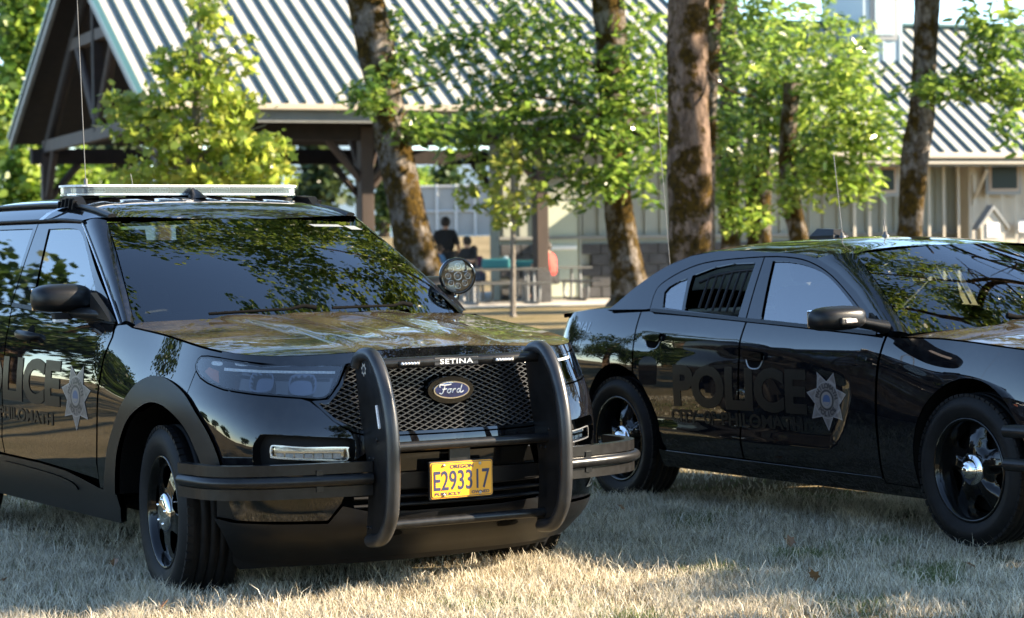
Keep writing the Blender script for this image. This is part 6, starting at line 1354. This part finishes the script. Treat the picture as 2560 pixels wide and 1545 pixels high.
def small(name, label, cat, px, py, Y, dims, mat, z=None):
    c = at(px, py, Y); b = MB(); b.box((0, 0, dims[2] / 2), dims, None, 0, min(dims) * .2); o = b.build(name, mat, None); o.location = (c.x, c.y, c.z - dims[2] / 2 if z is None else z); tag(o, label, cat); return o
tz = PB.z + .775
small('cool_box', 'teal box on the picnic table left of the sapling', 'box', 1193, 632, 51.5, (.62, .3, .22), 'teal_box', tz); small('cool_box', 'flat teal box on the picnic table right of the sapling', 'box', 1285, 633, 54.5, (.9, .35, .16), 'teal_box', tz)
small('drink_bottle', 'clear drink bottle on the picnic table beside the sapling', 'bottle', 1217, 625, 51.5, (.10, .10, .27), 'water_bottle', tz)
small('litter_bin', 'dark brown bin behind the leaning trunk', 'bin', 940, 620, 58, (.6, .6, 1.1), 'bin_dark', PB.z)
# ------------------------------------------------------------------ people
def person(label, px, Y, head_py, pose, top, legs, hair='hair_dark', yaw=0., h=1.75, group='people at the picnic tables', arm=None):
    """one continuous skinned body with hair and clothing as children; pose 'stand' or 'sit'"""
    c = at(px, head_py, Y); k = h / 1.75; zt = c.z; z0 = PB.z
    o = thing('person', label, 'person', (c.x, c.y, z0), (0, 0, yaw), group); kz = (zt - z0) / 1.75 if pose == 'stand' else h / 1.75
    dz = 0 if pose == 'stand' else (zt - z0) - 1.32 * kz
    if pose == 'stand':
        J = {'pel': (0, 0, .95), 'che': (0, .02, 1.33), 'nec': (0, .02, 1.50), 'hea': (0, -.01, 1.63), 'lh': (.10, 0, .92), 'lk': (.11, -.02, .50), 'la': (.12, .03, .08), 'lt': (.12, -.12, .04), 'rh': (-.10, 0, .92), 'rk': (-.12, -.03, .50), 'ra': (-.13, .03, .08), 'rt': (-.13, -.12, .04),
             'ls': (.19, .02, 1.42), 'le': (.27, .05, 1.15), 'lw': (.25, -.12, .98), 'lf': (.24, -.20, .95), 'rs': (-.19, .02, 1.42), 're': (-.28, .04, 1.15), 'rw': (-.24, -.14, 1.05), 'rf': (-.22, -.22, 1.04)}
    else:
        J = {'pel': (0, 0, .50), 'che': (0, -.03, .90), 'nec': (0, -.05, 1.07), 'hea': (0, -.08, 1.20), 'lh': (.10, -.05, .50), 'lk': (.13, -.45, .50), 'la': (.13, -.42, .08), 'lt': (.13, -.56, .04), 'rh': (-.10, -.05, .50), 'rk': (-.13, -.45, .50), 'ra': (-.13, -.42, .08), 'rt': (-.13, -.56, .04),
             'ls': (.18, -.03, 1.00), 'le': (.24, -.12, .76), 'lw': (.14, -.36, .78), 'lf': (.10, -.44, .79), 'rs': (-.18, -.03, 1.00), 're': (-.24, -.12, .76), 'rw': (-.14, -.36, .78), 'rf': (-.10, -.44, .79)}
    rad = {'pel': .095, 'che': .10, 'nec': .055, 'hea': .098, 'lh': .085, 'lk': .062, 'la': .045, 'lt': .04, 'rh': .085, 'rk': .062, 'ra': .045, 'rt': .04, 'ls': .062, 'le': .045, 'lw': .032, 'lf': .038, 'rs': .062, 're': .045, 'rw': .032, 'rf': .038}
    E_ = [('pel', 'che'), ('che', 'nec'), ('nec', 'hea'), ('pel', 'lh'), ('lh', 'lk'), ('lk', 'la'), ('la', 'lt'), ('pel', 'rh'), ('rh', 'rk'), ('rk', 'ra'), ('ra', 'rt'), ('che', 'ls'), ('ls', 'le'), ('le', 'lw'), ('lw', 'lf'), ('che', 'rs'), ('rs', 're'), ('re', 'rw'), ('rw', 'rf')]
    def skinned(name, keys, grow, mat):
        ks = list(keys); me = bpy.data.meshes.new(name); me.from_pydata([(J[q][0] * kz, J[q][1] * kz, J[q][2] * kz + dz) for q in ks], [(ks.index(a), ks.index(b_)) for a, b_ in E_ if a in ks and b_ in ks], [])
        ob = link(bpy.data.objects.new(name, me), o); sk = ob.modifiers.new('skin', 'SKIN'); 
        for i, q in enumerate(ks):
            d = me.skin_vertices[0].data[i]; r = rad[q] * kz * grow; d.radius = (r * (1.25 if q in ('pel', 'che') else 1), r) if name == 'body' else (r * (1.85 if q in ('pel', 'che') else 1.05), r * (1.5 if q in ('pel', 'che') else 1.05)); d.use_root = i == 0
        sb = ob.modifiers.new('sub', 'SUBSURF'); sb.levels = 1; sb.render_levels = 1; me.materials.append(MATS[mat]); return ob
    skinned('body', J.keys(), 1.0, 'skin')
    skinned('shirt', ['che', 'pel', 'nec', 'ls', 'le', 'rs', 're'], 1.22, top); skinned('trousers', ['pel', 'lh', 'lk', 'la', 'rh', 'rk', 'ra'], 1.16, legs)
    bm = bmesh.new(); bmesh.ops.create_uvsphere(bm, u_segments=14, v_segments=10, radius=1); hc = J['hea']
    V = []
    for v in bm.verts:
        x, y, z = v.co; V.append(((hc[0] + x * .105) * kz, (hc[1] + .012 + y * .120) * kz if y > -.35 or z > .35 else (hc[1] + y * .06) * kz, (hc[2] + .025 + z * .118) * kz + dz))
    F = [[v.index for v in f.verts] for f in bm.faces]; bm.free(); mesh_obj('hair', V, F, hair, o)
    b = MB(); b.box((hc[0] * kz, (hc[1] - .115) * kz, (hc[2] - .0) * kz + dz), (.022 * kz, .03 * kz, .04 * kz)); b.box(((hc[0] + .038) * kz, (hc[1] - .100) * kz, (hc[2] + .02) * kz + dz), (.02 * kz, .012 * kz, .012 * kz), None, 1); b.box(((hc[0] - .038) * kz, (hc[1] - .100) * kz, (hc[2] + .02) * kz + dz), (.02 * kz, .012 * kz, .012 * kz), None, 1); b.box((hc[0] * kz, (hc[1] - .098) * kz, (hc[2] - .045) * kz + dz), (.045 * kz, .012 * kz, .010 * kz), None, 1)
    b.build('face', ['skin', 'hair_dark'], o)
    return o
person('person in a black shirt standing with back to the camera at the tables', 1072, 55.5, 523, 'stand', 'cloth_black', 'cloth_black', yaw=R(165))
person('seated person in black with dark hair tied up facing left', 1128, 52.6, 570, 'sit', 'cloth_black', 'cloth_jeans', yaw=R(-40), h=1.72)
person('seated child in a blue shirt next to the leaning trunk', 1052, 53.6, 590, 'sit', 'cloth_blue', 'cloth_jeans', 'hair_brown', R(60), 1.45)
person('seated child in a teal shirt between the two adults', 1100, 54.2, 605, 'sit', 'cloth_teal', 'cloth_grey', 'hair_brown', R(20), 1.35)
person('seated person in plum leaning behind the one in black', 1142, 53.8, 592, 'sit', 'cloth_plum', 'cloth_jeans', 'hair_brown', R(-20), 1.6)
person('seated child with long hair at the table right of the sapling', 1263, 56.2, 604, 'sit', 'cloth_grey', 'cloth_jeans', 'hair_brown', R(5), 1.5)
person('seated person in grey behind the sapling', 1245, 57.0, 588, 'sit', 'cloth_grey', 'cloth_jeans', 'hair_dark', R(10), 1.6)
person('person in a bright red shirt sitting right of the brown post', 1322, 53.4, 583, 'sit', 'cloth_red', 'cloth_black', 'hair_dark', R(-120), 1.7)
# ------------------------------------------------------------------ trees around the lawn outside the frame (mirrored in the paint and glass)
def yard_tree(label, x, y, h, rw, n_, seed, leafm='oak_leaf', size=.34, h0=.9, group='oaks round the lawn'):
    r_ = random.Random(seed); B = []; S = []
    for i in range(13):
        a = r_.random() * 6.28; f = r_.random(); rr = rw * (.35 + .55 * r_.random()) * (1 - .55 * f); B.append((math.cos(a) * rr, math.sin(a) * rr, h0 + (h - h0) * (.12 + .78 * f), rw * .42, rw * .42, (h - h0) * .17, n_ // 13))
    for i in range(6):
        a = 6.28 * i / 6 + r_.random(); l = rw * (.6 + .4 * r_.random()); z0 = h * (.14 + .07 * i); S.append(([(0, 0, z0), (math.cos(a) * l * .5, math.sin(a) * l * .5, z0 + h * .10), (math.cos(a) * l, math.sin(a) * l, z0 + h * .20)], .14, .03))
    return tree('oak_tree', label, (x, y, ground_z(x, y)), [(0, 0, -.2), (.1, 0, h * .3), (-.1, .1, h * .6), (0, 0, h * .92)], [.42, .36, .24, .05], B, leafm, 'furrowed_bark', size=size, kind='round', droop=.3, seed=seed, segs=S, group=group, spread=size, per=8)
yd = [(-28, 19, 4.5, 4), (-24, 29, 9.3, 5), (-18, 37, 10, 5), (-33, 47, 13, 7), (-40, 30, 7, 6), (-62, 18, 6, 7), (-85, 2, 7, 9), (-80, -14, 6, 9), (-34, -46, 11, 9), (-8, -46, 12, 9), (12, -44, 12, 9), (26, -22, 12, 7), (-95, 30, 8, 10), (-64, 44, 12, 9), (-22, -50, 9, 8), (2, -52, 10, 8), (-52, -34, 8, 8)]
lab_ = ['low oak on the left lawn edge', 'nearest tall oak along the left lawn edge', 'tall oak at the back of the left lawn', 'broad oak far back on the left', 'low oak behind the left row', 'low spreading oak far across the left field', 'wide oak beyond the left field', 'wide low oak at the left field corner', 'broad oak far behind the photographer on the left', 'tall oak straight behind the photographer', 'broad oak behind the photographer on the right', 'oak at the right rear of the lawn', 'farthest oak in the left field', 'farthest broad oak on the left', 'rounded oak behind the left rear oaks', 'rounded oak behind the middle rear oaks', 'low oak at the left rear corner']
for i, (x, y, h, rw) in enumerate(yd): yard_tree(lab_[i] + ' of the park', x, y, h, rw, 11000 if i in (1, 2, 3) else 5200, 100 + i, 'oak_leaf' if i % 3 else 'dark_leaf', .27 if i in (1, 2, 3) else .50)
# the oak whose branches reach over the SUV
B = []; S = []; r_ = random.Random(5)
for i in range(64):
    a = r_.uniform(0, 6.28); d = r_.random() ** .6; B.append((-7.6 + math.cos(a) * 6.4 * d, -2.6 + math.sin(a) * 5.4 * d, r_.uniform(6.0, 10.5), .95, .95, .38, 620))
for i in range(5):
    a = R(158 + 17 * i + r_.uniform(-6, 6)); l = r_.uniform(7, 10); u = lambda q: r_.uniform(-q, q); m1 = (math.cos(a) * l * .35 + u(.8), math.sin(a) * l * .35 + u(.8), 6.4 + .3 * i); m2 = (math.cos(a) * l * .7 + u(1.2), math.sin(a) * l * .7 + u(1.2), 7.6 + .3 * i)
    S.append(([(0, 0, 4.2 + .3 * i), m1, m2, (math.cos(a) * l + u(1), math.sin(a) * l + u(1), 7.9 + u(.8))], .15, .02))
    for k in range(5):
        f = r_.random(); p = tuple(m1[j] + (m2[j] - m1[j]) * f for j in range(3)); S.append(([p, (p[0] + u(1.2), p[1] + u(1.2), p[2] + r_.uniform(-.2, .8)), (p[0] + u(2.4), p[1] + u(2.4), p[2] + r_.uniform(-.4, 1.2))], .04, .008))
tree('oak_tree', 'big oak right of the lot whose boughs hang above the SUV', (8.6, 18.6, .01), [(0, 0, -.2), (-.1, 0, 2.5), (-.5, -.1, 5), (-1.2, -.3, 8)], [.5, .42, .34, .15], B, 'sunlit_canopy_leaf', 'furrowed_bark', size=.115, kind='round', droop=.45, seed=77, segs=S, group='oaks round the lawn', spread=.17, per=9)

# unseen tall trees added right of the lot so their crowns shade the left lawn
for i, (x, y, h) in enumerate([(12.5, 27, 14), (14, 38, 15), (11.5, 1, 14), (13, -9, 15), (16, 22, 15), (18, 3, 16)]):
    B = []; r_ = random.Random(300 + i)
    for k in range(12):
        a = r_.random() * 6.28; d = 2.6 * r_.random() ** .5; B.append((math.cos(a) * d, math.sin(a) * d * 1.4, r_.uniform(6.8 if i < 6 else 2.5, h), 1.5, 1.7, 1.1, 420))
    tree('added_shade_tree', ['tall tree behind the sedan off to the right', 'tallest tree at the far right of the lawn', 'tree right of the photographer', 'tree behind the photographer on the sunny side', 'tall tree to the right of the sedan', 'tall tree farther right of the sedan bonnet', 'tree shading the end of the restroom wall', 'tree shading the beige hall wall'][i] + ', unseen and added for shade', (x, y, ground_z(x, y)), [(0, 0, -.2), (.1, 0, 4), (0, .2, 8), (0, 0, h * .9)], [.38, .32, .24, .06], B, 'oak_leaf', 'furrowed_bark', size=.34, kind='round', droop=.3, seed=300 + i, group='unseen trees added for shade', spread=.34, per=8)

# unseen firs added behind the pavilion so the bonnets mirror dark trees
for i, (x, y) in enumerate([(-20, 112), (-9, 106), (2, 112), (10, 106)]):
    B = []; r_ = random.Random(400 + i); h = 31 + 2 * (i % 3)
    for k in range(12):
        f = (k + .5) / 12; B.append((r_.uniform(-1, 1), r_.uniform(-1, 1), 12.5 + (h - 12.5) * f, 6.5 * (1 - .75 * f), 6.5 * (1 - .75 * f), 1.5, 420))
    tree('added_fir', ['leftmost added unseen fir above the pavilion ridge', 'added unseen fir above the left half of the pavilion ridge', 'added unseen fir above the middle of the pavilion ridge', 'rightmost added unseen fir above the pavilion ridge'][i], (x, y, ground_z(x, y)), [(0, 0, -.3), (.1, 0, 8), (0, .1, 16), (0, 0, h * .95)], [.42, .36, .25, .05], B, 'dark_leaf', 'dark_bark', size=.9, kind='round', droop=.5, seed=400 + i, group='unseen firs added for bonnet reflections', spread=.7, per=7)

# unseen low tree added right of the picture to dapple the sedan's lawn
B = [(-1.5, .75, 2.95, .7, .55, .42, 900), (-.7, .9, 3.35, .7, .6, .42, 700), (-.2, .3, 6.2, 1.5, 1.6, .8, 900), (0, -.6, 7.6, 1.8, 1.8, .9, 900)]
tree('added_shade_tree', 'unseen low branched tree added beside the sedan bonnet to dapple the lawn', (9.5, 9.55, 0), [(0, 0, -.2), (.05, 0, 2), (0, .1, 4.5), (0, 0, 7.5)], [.16, .14, .11, .03], B, 'oak_leaf', 'furrowed_bark', size=.15, kind='round', droop=.4, seed=330, segs=[([(0, 0, 2.4), (-.7, .5, 2.9), (-1.6, .8, 3.1)], .05, .012)], group='unseen trees added for shade', spread=.2, per=8)

# second oak with wide boughs over the lawn behind the SUV
B = []; S = []; r_ = random.Random(9)
for i in range(52):
    a = r_.uniform(0, 6.28); d = r_.random() ** .55; B.append((-8.6 + math.cos(a) * 6.2 * d, -1.2 + math.sin(a) * 4.6 * d, r_.uniform(5.9, 11), 1.0, 1.0, .42, 470))
for i in range(5):
    a = R(155 + 14 * i); l = r_.uniform(8, 12); S.append(([(0, 0, 4.4 + .4 * i), (math.cos(a) * l * .4 + r_.uniform(-.8, .8), math.sin(a) * l * .4, 6.8 + .4 * i), (math.cos(a) * l * .75, math.sin(a) * l * .75 + r_.uniform(-1, 1), 7.8 + .4 * i), (math.cos(a) * l, math.sin(a) * l, 7.6 + .5 * i)], .16, .02))
tree('oak_tree', 'second big oak right of the lot whose boughs spread over the lawn', (10.2, 25.5, ground_z(0, 25.5)), [(0, 0, -.2), (-.1, 0, 2.5), (-.5, -.1, 5), (-1.2, -.3, 8)], [.5, .42, .34, .15], B, 'sunlit_canopy_leaf', 'furrowed_bark', size=.15, kind='round', droop=.45, seed=78, segs=S, group='oaks round the lawn', spread=.2, per=9)
